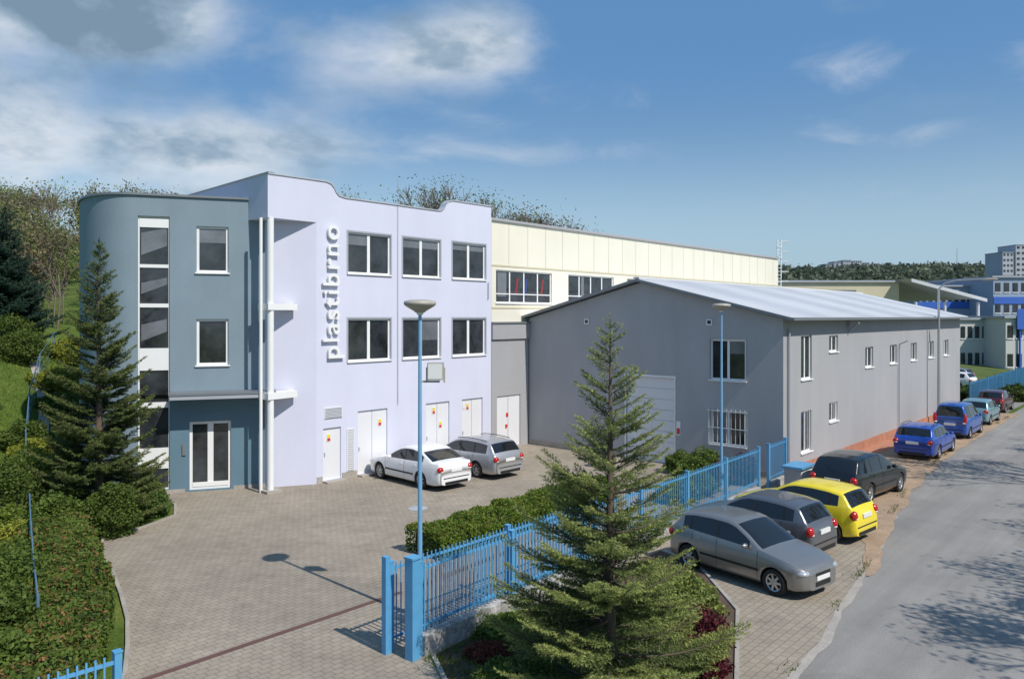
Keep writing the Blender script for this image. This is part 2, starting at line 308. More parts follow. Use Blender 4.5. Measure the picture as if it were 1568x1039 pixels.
# ---------------------------------------------------------------- office building
off=empty('office_building',(0,0,0),TH); Q=25.2
mb=MB(); FI,GI,WI,TI,DI=1,2,0,3,4
wins=[(18.57,20.72),(21.39,23.54),(24.3,26.45)]
ops=[(a,b,z0,z1) for a,b in wins for z0,z1 in((8.1,9.75),(4.6,6.3))]
doors=[(19.05,20.55,.08,2.6),(17.41,18.23,.08,2.08),(22.7,24.1,.08,2.6),(24.9,26.25,.08,2.6)]
mb.wall(17.1,26.84,0,10.9,Q,ops+doors,WI,.16)
bk=[(.3,.03,.5,7),None,(.25,.05,.97,7),(.55,.55,.97,7),(.2,.03,.97,7),None]
for (a,b,z0,z1),k in zip(ops,bk): window(mb,a,b,z0,z1,Q,2,(),.07,FI,GI,mull=.07,back=k); frame_trim(mb,a,b,z0,z1,Q,.07,.012,TI)
for a,b,z0,z1 in doors:
    y=Q+.07; mb.box(a,b,y,y+.05,z0,z1,DI)
    if b-a>1:
        c=a+(b-a)*.5; mb.box(c-.012,c+.012,y-.006,y+.01,z0+.02,z1-.03,TI)
    mb.box(a+.08,a+.11,y-.05,y,1.0,1.15,5)
    mb.box(a-.05,b+.05,Q-.35,Q-.031,0,.07,6)
top=[(15.04,11.55),(17.55,11.58),(17.75,11.53),(17.9,11.4),(18.0,11.22),(18.15,11.1),(18.45,11.05),(23.45,11.05),(23.65,11.09),(23.8,11.22),(23.9,11.4),(24.05,11.53),(24.3,11.6),(26.84,11.6)]
poly=[(17.1,10.9),(26.84,10.9)]+[(a,b) for a,b in reversed(top) if a>17.1]+[(17.1,11.575)]
mb.add([(a,Q,b) for a,b in poly],[tuple(range(len(poly)))],WI)
poly=[(15.04,9.98),(17.1,9.98),(17.1,11.575),(15.04,11.55)]
mb.add([(a,Q-.003,b) for a,b in poly],[(0,1,2,3)],WI)
for i in range(len(top)-1):
    (a,za),(b,zb)=top[i],top[i+1]
    mb.quad((a,Q-.04,za+.05),(b,Q-.04,zb+.05),(b,Q+.32,zb+.05),(a,Q+.32,za+.05),5)
    mb.quad((a,Q-.04,za),(b,Q-.04,zb),(b,Q-.04,zb+.05),(a,Q-.04,za+.05),5)
    mb.quad((a,Q+.3,10.3),(b,Q+.3,10.3),(b,Q+.3,zb),(a,Q+.3,za),WI)
    mb.quad((a,Q-.04,za),(a,Q+.32,za),(b,Q+.32,zb),(b,Q-.04,zb),5)
mb.quad((15.04,Q,9.98),(15.04,Q,11.55),(15.04,36,11.2),(15.04,36,9.98),WI)
mb.quad((15.04,Q-.04,11.55),(15.0,Q-.04,11.62),(15.0,36,11.27),(15.04,36,11.2),5)
mb.quad((15.0,Q-.04,11.62),(15.3,Q-.04,11.62),(15.3,36,11.27),(15.0,36,11.27),5)
mb.quad((15.3,Q,11.62),(15.3,36,11.27),(15.3,36,10.3),(15.3,Q,10.3),WI)
mb.add([(15.04,Q,9.98),(17.1,Q,9.98),(17.1,Q+1.5,9.98),(15.04,Q+1.5,9.98)],[(0,3,2,1)],WI)
mb.quad((17.1,Q,0),(17.1,Q,9.98),(15.55,26.05,9.98),(15.55,26.05,0),WI)
mb.prism([(15.55,26.05),(17.1,Q+.22),(26.84,Q+.22),(26.84,40),(15.55,40)],0,10.4,WI,5)
mb.quad((26.84,Q,0),(26.84,Q+.25,0),(26.84,Q+.25,11.6),(26.84,Q,11.6),WI)
for a,b in ((17.12,17.36),(18.28,19.0),(20.6,22.65),(24.15,24.85),(26.3,26.85)): mb.box(a,b,Q-.03,Q-.002,0,.26,6)
mb.build('walls',[M['lav'],M['white'],M['glass'],M['trim'],M['door'],M['lcoping'],M['conc'],M['curt']],off)
mb=MB()
for zz in (3.5,6.75):
    mb.prism([(15.0,Q-.1),(16.35,Q+.12),(16.35,Q+.45),(15.0,Q+.6)],zz-.12,zz+.12)
mb.cyl((15.2,Q+.08,0),(15.2,Q+.08,9.98),.12,.12,20); mb.cyl((14.93,Q+.28,0),(14.93,Q+.28,9.98),.06,.06,14)
mb.box(14.9,15.5,Q-.2,Q+.4,0,.1,1)
mb.build('entrance_columns',[M['white'],M['conc']],off)
mb=MB()
def grille(x0,x1,z0,z1,y=Q,n=8):
    mb.box(x0,x1,y-.03,y-.004,z0,z1,0)
    for k in range(n):
        z=z0+(z1-z0)*(k+.5)/n; mb.box(x0+.03,x1-.03,y-.05,y-.029,z-.006,z+.014,1)
grille(17.45,18.28,2.45,2.86); grille(18.5,18.86,.28,1.95,n=22)
mb.cyl((21.08,Q-.05,2.7),(21.08,Q-.05,12.3),.012,.009,6,2); mb.cyl((26.6,Q-.06,7.2),(26.6,Q-.06,8.0),.02,.02,6,2)
for (x,z) in ((20.1,1.9),(17.6,1.55),(23.1,2.1),(25.2,2.1),(23.5,1.45)):
    mb.box(x,x+.2,Q+.055,Q+.068,z,z+.3,3); mb.box(x+.03,x+.17,Q+.048,Q+.054,z+.02,z+.13,4); mb.box(x+.03,x+.17,Q+.048,Q+.054,z+.15,z+.27,5)
mb.box(25.0,25.16,Q+.05,Q+.068,2.15,2.4,3)
mb.build('wall_fittings',[M['white'],M['trim'],M['metal'],M['plate'],M['red'],M['yell']],off)
fc=bpy.data.curves.new('letters','FONT'); fc.body='plastibrno'; fc.size=1.12; fc.extrude=.05; fc.offset=.010; fc.space_character=1.13; fc.materials.append(M['white'])
fo=bpy.data.objects.new('sign_letters',fc); link(fo,off)
bpy.context.view_layer.update(); ln=fo.dimensions.x
fo.matrix_local=Matrix(((0,-1,0,18.05),(0,0,-1,Q-.10),(1,0,0,4.72),(0,0,0,1)))@Matrix.Diagonal((5.15/max(ln,.1),.95,1,1))

# ---------------------------------------------------------------- curved office wing
PH=math.radians(18.83); wing=empty('curved_office_wing',(-9.2,29.1,0),PH)
mb=MB(); ZT=10.75
ops=[(-2.47,-1.37,8.0,9.7),(-2.47,-1.37,4.6,6.3)]; stp=(-4.42,-3.37,.15,10.0); dr=(-2.71,-1.28,.06,2.55)
mb.wall(-4.62,.1,3.55,ZT,0,ops+[(stp[0],stp[1],3.55,stp[3])],0,.16)
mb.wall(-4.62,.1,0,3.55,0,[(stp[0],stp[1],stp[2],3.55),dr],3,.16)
mb.quad((-4.62,-.003,0),(-4.42,-.003,0),(-4.42,-.003,3.55),(-4.62,-.003,3.55),0)
for (a,b,z0,z1),k in zip(ops,((.35,.08,.92,6),None)): window(mb,a,b,z0,z1,0,1,(),.09,1,2,back=k)
window(mb,*stp,0,1,(),.05,1,2,sill=False)
for z0,z1 in ((9.6,9.93),(8.15,8.27),(6.72,6.86),(4.45,5.25),(3.1,3.3),(.9,1.65)): mb.box(stp[0]+.05,stp[1]-.05,.07,.105,z0,z1,1)
for z0,z1 in ((8.6,9.6),(7.2,7.8),(5.5,6.3)): mb.quad((stp[0]+.1,.104,z0),(stp[1]-.1,.104,z0+.35),(stp[1]-.1,.104,z1),(stp[0]+.1,.104,z1-.2),6)
window(mb,*dr,0,2,(),.10,1,2,sill=False,mull=.10)
mb.box(dr[0]+.1,dr[1]-.1,.06,.1,.16,.32,1); mb.box(dr[0]-.12,dr[1]+.12,-.012,.0,2.58,2.9,3)
mb.box(-2.95,-2.83,-.05,-.005,1.35,1.75,4)
cv=[]; a_,b_=2.35,4.6; NC=28
for k in range(NC+1):
    t=math.pi/2*k/NC; cv.append((-4.62-a_*math.sin(t),b_*(1-math.cos(t))))
n=NC+1; mb.add([(x,y,0) for x,y in cv]+[(x,y,ZT) for x,y in cv],[(i+1,i,n+i,n+i+1) for i in range(NC)],0,True)
xe=cv[-1][0]
mb.quad((xe,12,0),(xe,b_,0),(xe,b_,ZT),(xe,12,ZT),0)
core=[(.1,.22)]+[(-4.6,.22)]+[(x+.06,y+.1) for x,y in cv[1:]]+[(xe+.06,12),(0.1,12)]
mb.prism(core[::-1],0,ZT-.02,0,4)
outer=[(.1,-.07),(-4.62,-.07)]+[(x-.07*math.sin(math.pi/2*i/NC),y-.07*math.cos(math.pi/2*i/NC)) for i,(x,y) in enumerate(cv)][1:]+[(xe-.07,12)]
inner=[(.1,.3),(-4.62,.3)]+[(x+.3*math.sin(math.pi/2*i/NC),y+.3*math.cos(math.pi/2*i/NC)) for i,(x,y) in enumerate(cv)][1:]+[(xe+.3,12)]
for i in range(len(outer)-1):
    a,b,c,d=outer[i],outer[i+1],inner[i+1],inner[i]
    mb.quad((*a,ZT+.06),(*b,ZT+.06),(*c,ZT+.06),(*d,ZT+.06),4); mb.quad((*a,ZT-.02),(*b,ZT-.02),(*b,ZT+.06),(*a,ZT+.06),4); mb.quad((*a,ZT-.02),(*d,ZT-.02),(*c,ZT-.02),(*b,ZT-.02),4)
    mb.quad((*d,ZT-.02),(*c,ZT-.02),(*c,ZT+.06),(*d,ZT+.06),4)
mb.box(-4.5,-2.85,-.03,-.004,0,.13,5); mb.box(-1.2,.05,-.03,-.004,0,.13,5)
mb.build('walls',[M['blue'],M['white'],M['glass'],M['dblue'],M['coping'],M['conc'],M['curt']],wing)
mb=MB(); mb.prism([(-3.3,-.02),(-3.3,-.95),(.25,-.95),(.25,-.02)],3.45,3.6,0); mb.box(-3.33,.28,-.98,-.01,3.6,3.68,1)
mb.build('entrance_canopy',[M['trim'],M['coping']],wing)

# ---------------------------------------------------------------- long hall
hall=empty('long_factory_hall',(0,0,0),TH); QH=25.4
mb=MB(); ops=[]
for k in range(6):
    a=27.3+5.72*k; ops.append((a+.1,a+4.4,7.05,8.65))
mb.wall(26.9,60.7,0,11.0,QH,ops,0,.14)
for i,(a,b,z0,z1) in enumerate(ops): window(mb,a,b,z0,z1,QH,4,(.28,),.06,1,2,mull=.04,back=(.7,.3,.36,5) if i%2 else (.8,.05,.2,5))
for x,mi in ((28.9,6),(29.6,7),(30.9,6)): mb.quad((x,QH+.106,7.5),(x+.16,QH+.106,7.5),(x+.26,QH+.106,8.3),(x+.12,QH+.106,8.3),mi)
mb.box(26.9,60.7,QH-.10,QH+.3,11.0,11.12,4); mb.box(26.9,60.7,QH-.025,QH-.002,8.82,8.90,3); mb.box(26.9,60.7,QH-.025,QH-.002,6.78,6.86,3)
s=26.9
while s<60.8: mb.box(s-.02,s+.02,QH-.014,QH-.001,8.9,11.0,8); s+=1.43
mb.prism([(26.9,QH+.2),(60.7,QH+.2),(60.7,46),(26.9,46)],0,11.0,0,4)
mb.box(26.86,26.96,QH-.12,QH-.02,6,11.1,3)
mb.quad((60.7,QH,0),(60.7,QH+.2,0),(60.7,QH+.2,11),(60.7,QH,11),0)
mb.build('walls',[M['cream'],M['white'],M['glass'],M['creamd'],M['lgrey'],M['curt'],mat('dull_red_item',(.25,.03,.03),.3),mat('dull_blue_item',(.03,.06,.22),.3),mat('cladding_joint',(.66,.62,.52),.6)],hall)
mb=MB(); Ls=60.9
for dx in (0,.7): mb.cyl((Ls+dx,QH+.1,5),(Ls+dx,QH+.1,12.6),.05,.05,6)
for k in range(26): mb.cyl((Ls,QH+.1,5.1+k*.29),(Ls+.7,QH+.1,5.1+k*.29),.025,.025,5)
for k in range(9):
    z=6+k*.8
    pts=[(Ls+.35+.5*math.cos(t),QH+.1-.75*math.sin(t)-.0,z) for t in np.linspace(0,math.pi,8)]
    for i in range(7): mb.cyl(pts[i],pts[i+1],.025,.025,5)
mb.build('roof_access_ladder',[M['white']],hall)

# ---------------------------------------------------------------- grey warehouse
shed=empty('grey_warehouse',(0,0,0),TH); S0,S1,QR,QL=29.6,59.3,12.16,25.18
QM=(QR+QL)/2; ZE,ZR=6.30,7.9
mb=MB()
ops=[(31.4,32.56,3.8,5.64),(31.4,32.56,.8,2.5),(34.6,35.7,4.83,5.56),(34.6,35.7,1.75,2.6)]+[(a,b,3.9,4.9) for a,b in((39.5,40.7),(43.5,44.7),(47.4,48.6),(51.2,52.4),(54.9,56.1))]
mb.wall(S0,S1,0,ZE,QR,ops,1,.14)
for a,b,z0,z1 in ops: window(mb,a,b,z0,z1,QR,2,(),.07,2,3)
mb.prism([(S0+.2,QR+.2),(S1,QR+.2),(S1,QL),(S0+.2,QL)],0,ZE,0)
mb.box(S0-.01,S1,QR-.06,QR-.002,0,.42,5)
for a,b in ((31.4,32.56),(34.6,35.7)):
    for k in range(1,6): x=a+(b-a)*k/6; mb.cyl((x,QR-.05,.75 if a<32 else 1.7),(x,QR-.05,2.6 if a<32 else 2.65),.01,.01,5,2,False)
mb.build('long_wall',[M['grey'],M['lgrey'],M['white'],M['glass'],M['coping'],M['terra']],shed)
mb=MB()
ops=[(-15.28,-13.7,3.77,5.46),(-15.28,-13.7,1.1,2.53)]; gd=(-19.4,-16.97,.02,3.7)
mb.wall(-QL,-QR,0,ZE,0,ops+[gd],0,.14)
mb.add([(-QL,0,ZE),(-QR,0,ZE),(-QM,0,ZR)],[(0,1,2)],0); mb.add([(-QL,.2,ZE),(-QR,.2,ZE),(-QM,.2,ZR)],[(0,2,1)],0)
for (a,b,z0,z1),k in zip(ops,((.35,.52,.95,8),(.9,.08,.45,8))): window(mb,a,b,z0,z1,0,2,(),.08,2,3,back=k); frame_trim(mb,a,b,z0,z1,0,.05,.01,1)
mb.box(gd[0],gd[1],.05,.1,gd[2],gd[3],4)
for k in range(1,8): mb.box(gd[0]+.01,gd[1]-.01,.042,.052,gd[3]*k/8-.008,gd[3]*k/8+.008,1)
frame_trim(mb,gd[0]+.14,gd[0]+1.25,.22,2.1,.05,.03,.02,2)
mb.box(gd[0]-.1,gd[1]+.1,-.03,-.002,3.72,3.82,2)
mb.box(gd[0]-.08,gd[0]-.01,-.02,-.002,0,3.72,2); mb.box(gd[1]+.01,gd[1]+.08,-.02,-.002,0,3.72,2)
for x in (-21.6,-15.3):
    mb.box(x-.13,x+.13,-.04,-.003,6.03,6.28,2); mb.box(x-.08,x+.08,-.046,-.041,6.08,6.23,5)
for k in range(9):
    x=-15.28+1.58*k/8; mb.cyl((x,-.1,1.05),(x,-.1,2.6),.012,.012,5,2,False)
for z in (1.15,1.8,2.5): mb.box(-15.35,-13.6,-.115,-.095,z,z+.03,2)
mb.box(-16.85,-16.65,-.02,-.003,1.3,1.9,2); mb.box(-16.82,-16.68,-.03,-.021,1.35,1.6,6)
mb.box(-QL,gd[0]-.1,-.02,-.002,0,.25,7); mb.box(gd[1]+.1,-QR,-.02,-.002,0,.25,7)
g=mb.build('gable_wall',[M['grey'],M['trim'],M['white'],M['glass'],mat('sectional_gate_paint',(.72,.73,.74),.6,var=.03),M['dark'],M['red'],M['conc'],M['curt']],shed)
g.rotation_euler=(0,0,-math.pi/2); g.location=(S0,0,0)
mb=MB(); oh=.35; t=.12
sl=(ZR-ZE)/(QM-QR)
for sgn,q0 in ((1,QR),(-1,QL)):
    qe=q0-sgn*.45; ze=ZE-.45*sl+.05
    a=(S0-oh,qe,ze);b=(S1+.4,qe,ze);c=(S1+.4,QM,ZR+.05);d=(S0-oh,QM,ZR+.05)
    up=lambda p:(p[0],p[1],p[2]+t)
    mb.quad(up(a),up(b),up(c),up(d),0); mb.quad(a,d,c,b,1); mb.quad(a,b,up(b),up(a),1); mb.quad(a,up(a),up(d),d,1); mb.quad(b,c,up(c),up(b),1)
    mb.box(S0-oh,S1+.4,min(qe,qe-sgn*.12),max(qe,qe-sgn*.12)-.003,ze+.0,ze+.1,1)
s=S0-oh+.1
while s<S1+.3:
    mb.add([(s-.025,QR-.45,ZE-.45*sl+.05+t),(s+.025,QR-.45,ZE-.45*sl+.05+t),(s+.025,QM,ZR+.05+t),(s-.025,QM,ZR+.05+t),(s,QR-.45,ZE-.45*sl+.10+t),(s,QM,ZR+.10+t)],[(0,4,5,3),(4,1,2,5),(0,1,4)],0); s+=.3
mb.box(S0-oh,S1+.4,QM-.15,QM+.15,ZR+.18,ZR+.24,0)
mb.build('roof',[M['roof'],M['coping']],shed)
mb=MB()
mb.cyl((37.0,QR-.5,6.1),(37.0,QR-.07,5.7),.05,.05,8); mb.cyl((30.0,QR-.08,.2),(30.0,QR-.08,5.9),.045,.045,8); mb.cyl((44.9,QR-.08,.2),(44.9,QR-.08,4.9),.03,.03,6)
mb.cyl((44.9,QR-.08,4.9),(44.9,QR-.5,5.1),.03,.03,6)
mb.cyl((36.9,QR-.15,5.9),(36.9,QR-.15,6.2),.08,.08,8)
mb.build('drain_pipes',[M['trim']],shed)
ann=empty('linking_annex',(0,0,0),TH)
mb=MB(); dd=(27.25,28.95,.06,2.55)
mb.wall(26.86,29.58,0,5.3,25.2,[dd],0,.12)
mb.box(26.86,29.58,25.1,25.36,5.3,6.05,0); mb.box(26.84,29.6,25.05,25.38,6.05,6.13,1)
mb.box(dd[0],dd[1],25.26,25.3,dd[2],dd[3],2); mb.box(28.08,28.11,25.25,25.262,.1,2.5,3); mb.box(27.9,28.0,25.2,25.262,1.0,1.15,4)
mb.box(27.95,28.12,25.25,25.258,1.5,1.7,4)
mb.build('walls',[M['lgrey'],M['coping'],M['door'],M['trim'],M['red']],ann)

# ---------------------------------------------------------------- street lamps
def lamp(x,y,h,flood=False):
    e=empty('street_lamp',(x,y,0)); mb=MB()
    mb.cyl((0,0,0),(0,0,.9),.075,.07,14,0); mb.cyl((0,0,.9),(0,0,h-.12),.052,.036,14,0)
    mb.lathe((0,0,h-.14),[(.04,0),(.10,.0),(.13,.03),(.30,.13),(.34,.17),(.345,.205),(.34,.21),(.33,.24),(.2,.27),(0,.28)],28,1)
    mb.lathe((0,0,h-.14),[(.06,-.05),(.08,.0),(.08,.02)],14,2)
    mb.build('pole_and_head',[M['pole'],M['lamphead'],M['white']],e)
    if flood:
        mb=MB(); mb.box(-.02,.42,-.02,.02,h-1.62,h-1.58,0); mb.box(.16,.50,-.10,.08,h-1.56,h-1.2,0); mb.box(.18,.48,-.112,-.1,h-1.54,h-1.22,1); mb.box(.13,.16,-.04,.04,h-1.62,h-1.3,0); mb.box(.50,.53,-.04,.04,h-1.62,h-1.3,0)
        mb.build('floodlight',[M['lamphead'],M['plate']],e)
lamp(-1.95,16.4,6.62,True); lamp(7.85,29.0,6.75)
e=empty('tall_street_light',(25.2,45.7,0),TH); mb=MB()
mb.cyl((0,0,0),(0,0,8.0),.10,.06,10)
pts=[(0,0,8.0),(.1,-.3,8.35),(.2,-.9,8.5),(.4,-2.2,8.55)]
for i in range(3): mb.cyl(pts[i],pts[i+1],.045,.04,8)
mb.ell((.45,-2.5,8.52),(.14,.45,.08),1)
mb.build('pole_arm_head',[M['metal'],M['lamphead']],e)

# ---------------------------------------------------------------- fences
def fence(name,s0,q0,s1,q1,posts,ztop=1.77,zb=.42,base=True,sp=.115):
    L_=math.hypot(s1-s0,q1-q0); a0=W(s0,q0); ang=TH+math.atan2(q1-q0,s1-s0); e=empty(name,(a0[0],a0[1],0),ang); mb=MB()
    n=posts; xsn=[L_*k/n for k in range(n+1)]
    for i,x in enumerate(xsn): mb.box(x-.05,x+.05,-.05,.05,.0,ztop,0); mb.box(x-.06,x+.06,-.06,.06,ztop,ztop+.02,0)
    for i in range(n):
        a,b=xsn[i]+.05,xsn[i+1]-.05
        for z in (zb+.12,ztop-.16): mb.box(a,b,-.02,.02,z,z+.045,0)
        k=a+sp*.6
        while k<b-.03: mb.box(k-.013,k+.013,-.034,-.021,zb+.04,ztop-.02,0); k+=sp
    mb.build('panels_and_posts',[M['fence']],e)
    if base:
        mb=MB()
        for i in range(n): mb.box(xsn[i]+.0505,xsn[i+1]-.0505,-.11,.11,-.05,zb-.04,0)
        mb.build('plinth',[M['stone']],e)
    return e
f1=fence('blue_metal_fence',9.73,11.0,26.3,11.7,6)
mb=MB(); mb.box(-.26,-.06,-.10,.10,0,1.88,0); mb.box(-.28,-.04,-.12,.12,1.88,1.92,0); mb.build('gate_pillar',[M['fence']],f1)
g1=fence('sliding_gate',9.5,11.55,16.3,11.65,2,1.72,.12,base=False)
mb=MB(); mb.box(-.17,-.06,-.06,.06,.0,1.85,0); mb.build('gate_end',[M['fence']],g1)
fence('blue_metal_fence',27.6,11.9,29.4,12.0,1,1.7,.3)
fence('blue_metal_fence',60.5,11.8,84,11.8,8,1.9,.2)
fence('blue_metal_fence',2.2,11.5,4.45,11.4,1,1.68,.15,base=False)
e=empty('meter_cabinet',W(27.9,10.9),TH); mb=MB(); mb.box(-.55,.55,-.3,.3,0,.95,0); mb.box(-.62,.62,-.38,.38,.95,1.03,1); mb.box(-.5,.5,-.31,-.302,.1,.85,2); mb.build('cabinet_body',[M['lgrey'],M['fence'],M['white']],e)
mb=MB(); pts=[(-8.7,14.2),(-10.2,16.5),(-12.0,19.3),(-13.9,22.3),(-16.2,25.8),(-18.6,29.6),(-21.2,34),(-23.8,39),(-26,44)]
pz=[(x,y,float(Hgt(x,y))) for x,y in pts]
for i,p in enumerate(pz):
    mb.cyl(p,(p[0],p[1],p[2]+1.3),.03,.03,8)
    if i:
        r=pz[i-1]
        for h in (.15,.5,.85,1.25): mb.cyl((r[0],r[1],r[2]+h),(p[0],p[1],p[2]+h),.008 if h<1.2 else .02,.008 if h<1.2 else .02,5)
mb.build('wire_fence',[mat('wire_fence_paint',(.10,.19,.28),.6)])
mb=MB(); pp=[]
for k in range(20):
    t=k/19; y=31.5+11*t; pp.append((-.612*y+.25*math.sin(t*5),y))
for i in range(len(pp)-1):
    a,b=pp[i],pp[i+1]; w=.24
    mb.quad((a[0]-w,a[1],float(Hgt(a[0]-w,a[1]))+.07),(a[0]+w,a[1],float(Hgt(a[0]+w,a[1]))+.07),(b[0]+w,b[1],float(Hgt(b[0]+w,b[1]))+.07),(b[0]-w,b[1],float(Hgt(b[0]-w,b[1]))+.07))
mb.build('garden_path',[M['conc']])

# ---------------------------------------------------------------- cars
KINDS={
'hatch':dict(L=3.93,W=1.65,wb=2.46,fo=.76,r=.30,
 top=[(0,.60),(.04,.68),(.12,.745),(.4,.84),(.8,.92),(1.08,.965),(1.2,1.03),(1.55,1.24),(1.88,1.40),(2.1,1.445),(2.6,1.455),(3.1,1.43),(3.45,1.37),(3.55,1.32),(3.78,1.00),(3.85,.90),(3.9,.82),(3.93,.55)],
 belt=[(0,.9),(1.1,.915),(3.6,1.0),(4,1.0)],ws=(1.10,1.86),rw=(3.50,3.77),side=[(1.42,2.30),(2.38,3.12),(3.20,3.42)],seams=(1.18,2.34,3.1)),
'liftback':dict(L=4.57,W=1.77,wb=2.58,fo=.92,r=.32,
 top=[(0,.58),(.04,.66),(.14,.72),(.5,.82),(1.1,.92),(1.3,.965),(1.45,1.04),(1.8,1.24),(2.1,1.38),(2.4,1.445),(2.85,1.46),(3.2,1.42),(3.5,1.33),(4.1,1.06),(4.3,1.04),(4.48,1.02),(4.53,.85),(4.57,.55)],
 belt=[(0,.9),(1.3,.91),(3.6,.98),(4.6,.98)],ws=(1.32,2.12),rw=(3.45,4.08),side=[(1.62,2.48),(2.56,3.30),(3.36,3.62)],seams=(1.32,2.52,3.35)),
'wagon':dict(L=4.57,W=1.77,wb=2.58,fo=.92,r=.32,
 top=[(0,.58),(.04,.66),(.14,.72),(.5,.82),(1.1,.92),(1.3,.965),(1.45,1.04),(1.8,1.24),(2.1,1.38),(2.4,1.45),(2.85,1.475),(3.6,1.46),(4.05,1.41),(4.15,1.36),(4.40,1.04),(4.48,.94),(4.54,.84),(4.57,.55)],
 belt=[(0,.9),(1.3,.91),(3.6,.97),(4.6,.99)],ws=(1.32,2.12),rw=(4.12,4.39),side=[(1.62,2.48),(2.56,3.30),(3.38,4.02)],seams=(1.32,2.52,3.3)),
'mpv':dict(L=4.15,W=1.72,wb=2.68,fo=.78,r=.31,
 top=[(0,.68),(.04,.78),(.12,.86),(.4,.95),(.8,1.04),(.95,1.10),(1.3,1.36),(1.65,1.62),(1.9,1.76),(2.3,1.80),(3.5,1.80),(3.85,1.74),(3.95,1.62),(4.05,1.1),(4.1,.9),(4.15,.5)],
 belt=[(0,1.0),(1.0,1.02),(4.2,1.08)],ws=(.97,1.72),rw=(3.9,4.04),side=[(1.35,2.2),(2.28,3.1),(3.18,3.8)],seams=(1.15,2.24,3.14)),
}
def car(cx,cy,heading,paint,kind,rails=False,z=.006,sz=1.0):
    K=KINDS[kind]; L_,Wd,r=K['L'],K['W'],K['r']; wx=[K['fo'],K['fo']+K['wb']]; Ra=r+.045
    e=empty('parked_car',(cx,cy,z),heading); e.scale=(1,1,sz)
    pm=mat('car_paint',paint[0],paint[1],metal=paint[2],var=.02,coat=.8,spec=.5)
    xs=set(np.round(np.arange(0,L_+.001,.05),3)); xs|={0,.02,.08,L_-.02,L_-.05,L_}
    for a in K['side']+[K['ws'],K['rw']]: xs|={a[0],a[1]}
    for c in wx:
        for t in np.linspace(0,math.pi,17): xs.add(round(c+Ra*math.cos(t),4))
        xs|={c-Ra-.004,c+Ra+.004}
    xs=sorted(x for x in xs if 0<=x<=L_)
    ip=lambda tab,x:float(np.interp(x,[a for a,_ in tab],[b for _,b in tab]))
    def sm(tab,x,d=.035):
        d=min(d,x,L_-x) if x<.2 or x>L_-.2 else d
        return (ip(tab,x-d)+2*ip(tab,x)+ip(tab,x+d))/4
    plan=[(0,.62),(.03,.74),(.10,.84),(.25,.93),(.5,.975),(.9,1),(L_-.9,1),(L_-.4,.965),(L_-.12,.91),(L_-.04,.86),(L_,.80)]
    def section(x):
        zt=sm(K['top'],x,.06 if .4<x<L_-.8 else .035); b=min(ip(K['belt'],x),zt-.05); w=Wd/2*sm(plan,x,.03)
        zb=.19+.05*max(0,1-x/.3)+.06*max(0,1-(L_-x)/.3)
        P=[[0,zb],[w*.82,zb],[w*.95,zb+.03],[w*.985,.30],[w*1.0,.46],[w*1.0,.62],[w*.985,.78],[w*.955,b],[w*.94,b+.02]]
        zg=max(zt-.085,b+.024); y=w*.94-.30*(zg-b-.02)
        P+= [[y,zg],[y-.025,max(zt-.045,zg+.003)],[y-.075,max(zt-.012,zg+.006)],[y*.55,zt+.004],[0,zt+.014]]
        for i in (3,4,5,6): P[i][1]=min(P[i][1],b-.012*(7-i))
        for c in wx:
            if abs(x-c)<=Ra:
                za=r+math.sqrt(max(0,Ra*Ra-(x-c)**2))
                for i in range(7): P[i][1]=max(P[i][1],za+.002*i)
                if za>zb: P[0][1]=P[1][1]=P[2][1]=za
        return P
    secs=[section(x) for x in xs]; n=len(secs[0]); fx=lambda x:L_/2-x
    mb=MB(); vs=[]
    for x,S in zip(xs,secs):
        for y,z in S: vs.append((fx(x),y,z))
        for y,z in S[-2:0:-1]: vs.append((fx(x),-y,z))
    m=2*n-2; fs=[];ms=[]
    for i in range(len(xs)-1):
        xc=(xs[i]+xs[i+1])/2
        for k in range(m):
            j=k if k<n-1 else m-1-k
            mi=0
            S=secs[i]; T=secs[i+1]
            if j==8 and any(a<=xc<=b for a,b in K['side']) and max(S[9][1]-S[8][1],T[9][1]-T[8][1])>.03: mi=1
            if j>=11 and (K['ws'][0]<=xc<=K['ws'][1] or K['rw'][0]<=xc<=K['rw'][1]): mi=1
            if j==8 and any(abs(xc-(K['side'][q][1]+K['side'][q+1][0])/2)<.045 for q in range(len(K['side'])-1)): mi=2
            if j in(0,1,) : mi=2
            a=i*m+k;b=i*m+(k+1)%m; fs.append((a,b,b+m,a+m)); ms.append(mi)
    mb.v+=vs
    for f,q in zip(fs,ms): mb.f.append(f); mb.m.append(q); mb.s.append(True)
    mb.f.append(tuple(range(m))[::-1]); mb.m.append(0); mb.s.append(False)
    mb.f.append(tuple((len(xs)-1)*m+k for k in range(m))); mb.m.append(0); mb.s.append(False)
    mb.build('body',[pm,M['cglass'],M['dark']],e)
    def ys(x,z):
        S=section(x); zz=[p[1] for p in S[2:10]]; yy=[p[0] for p in S[2:10]]; return float(np.interp(z,zz,yy))
    mb=MB()
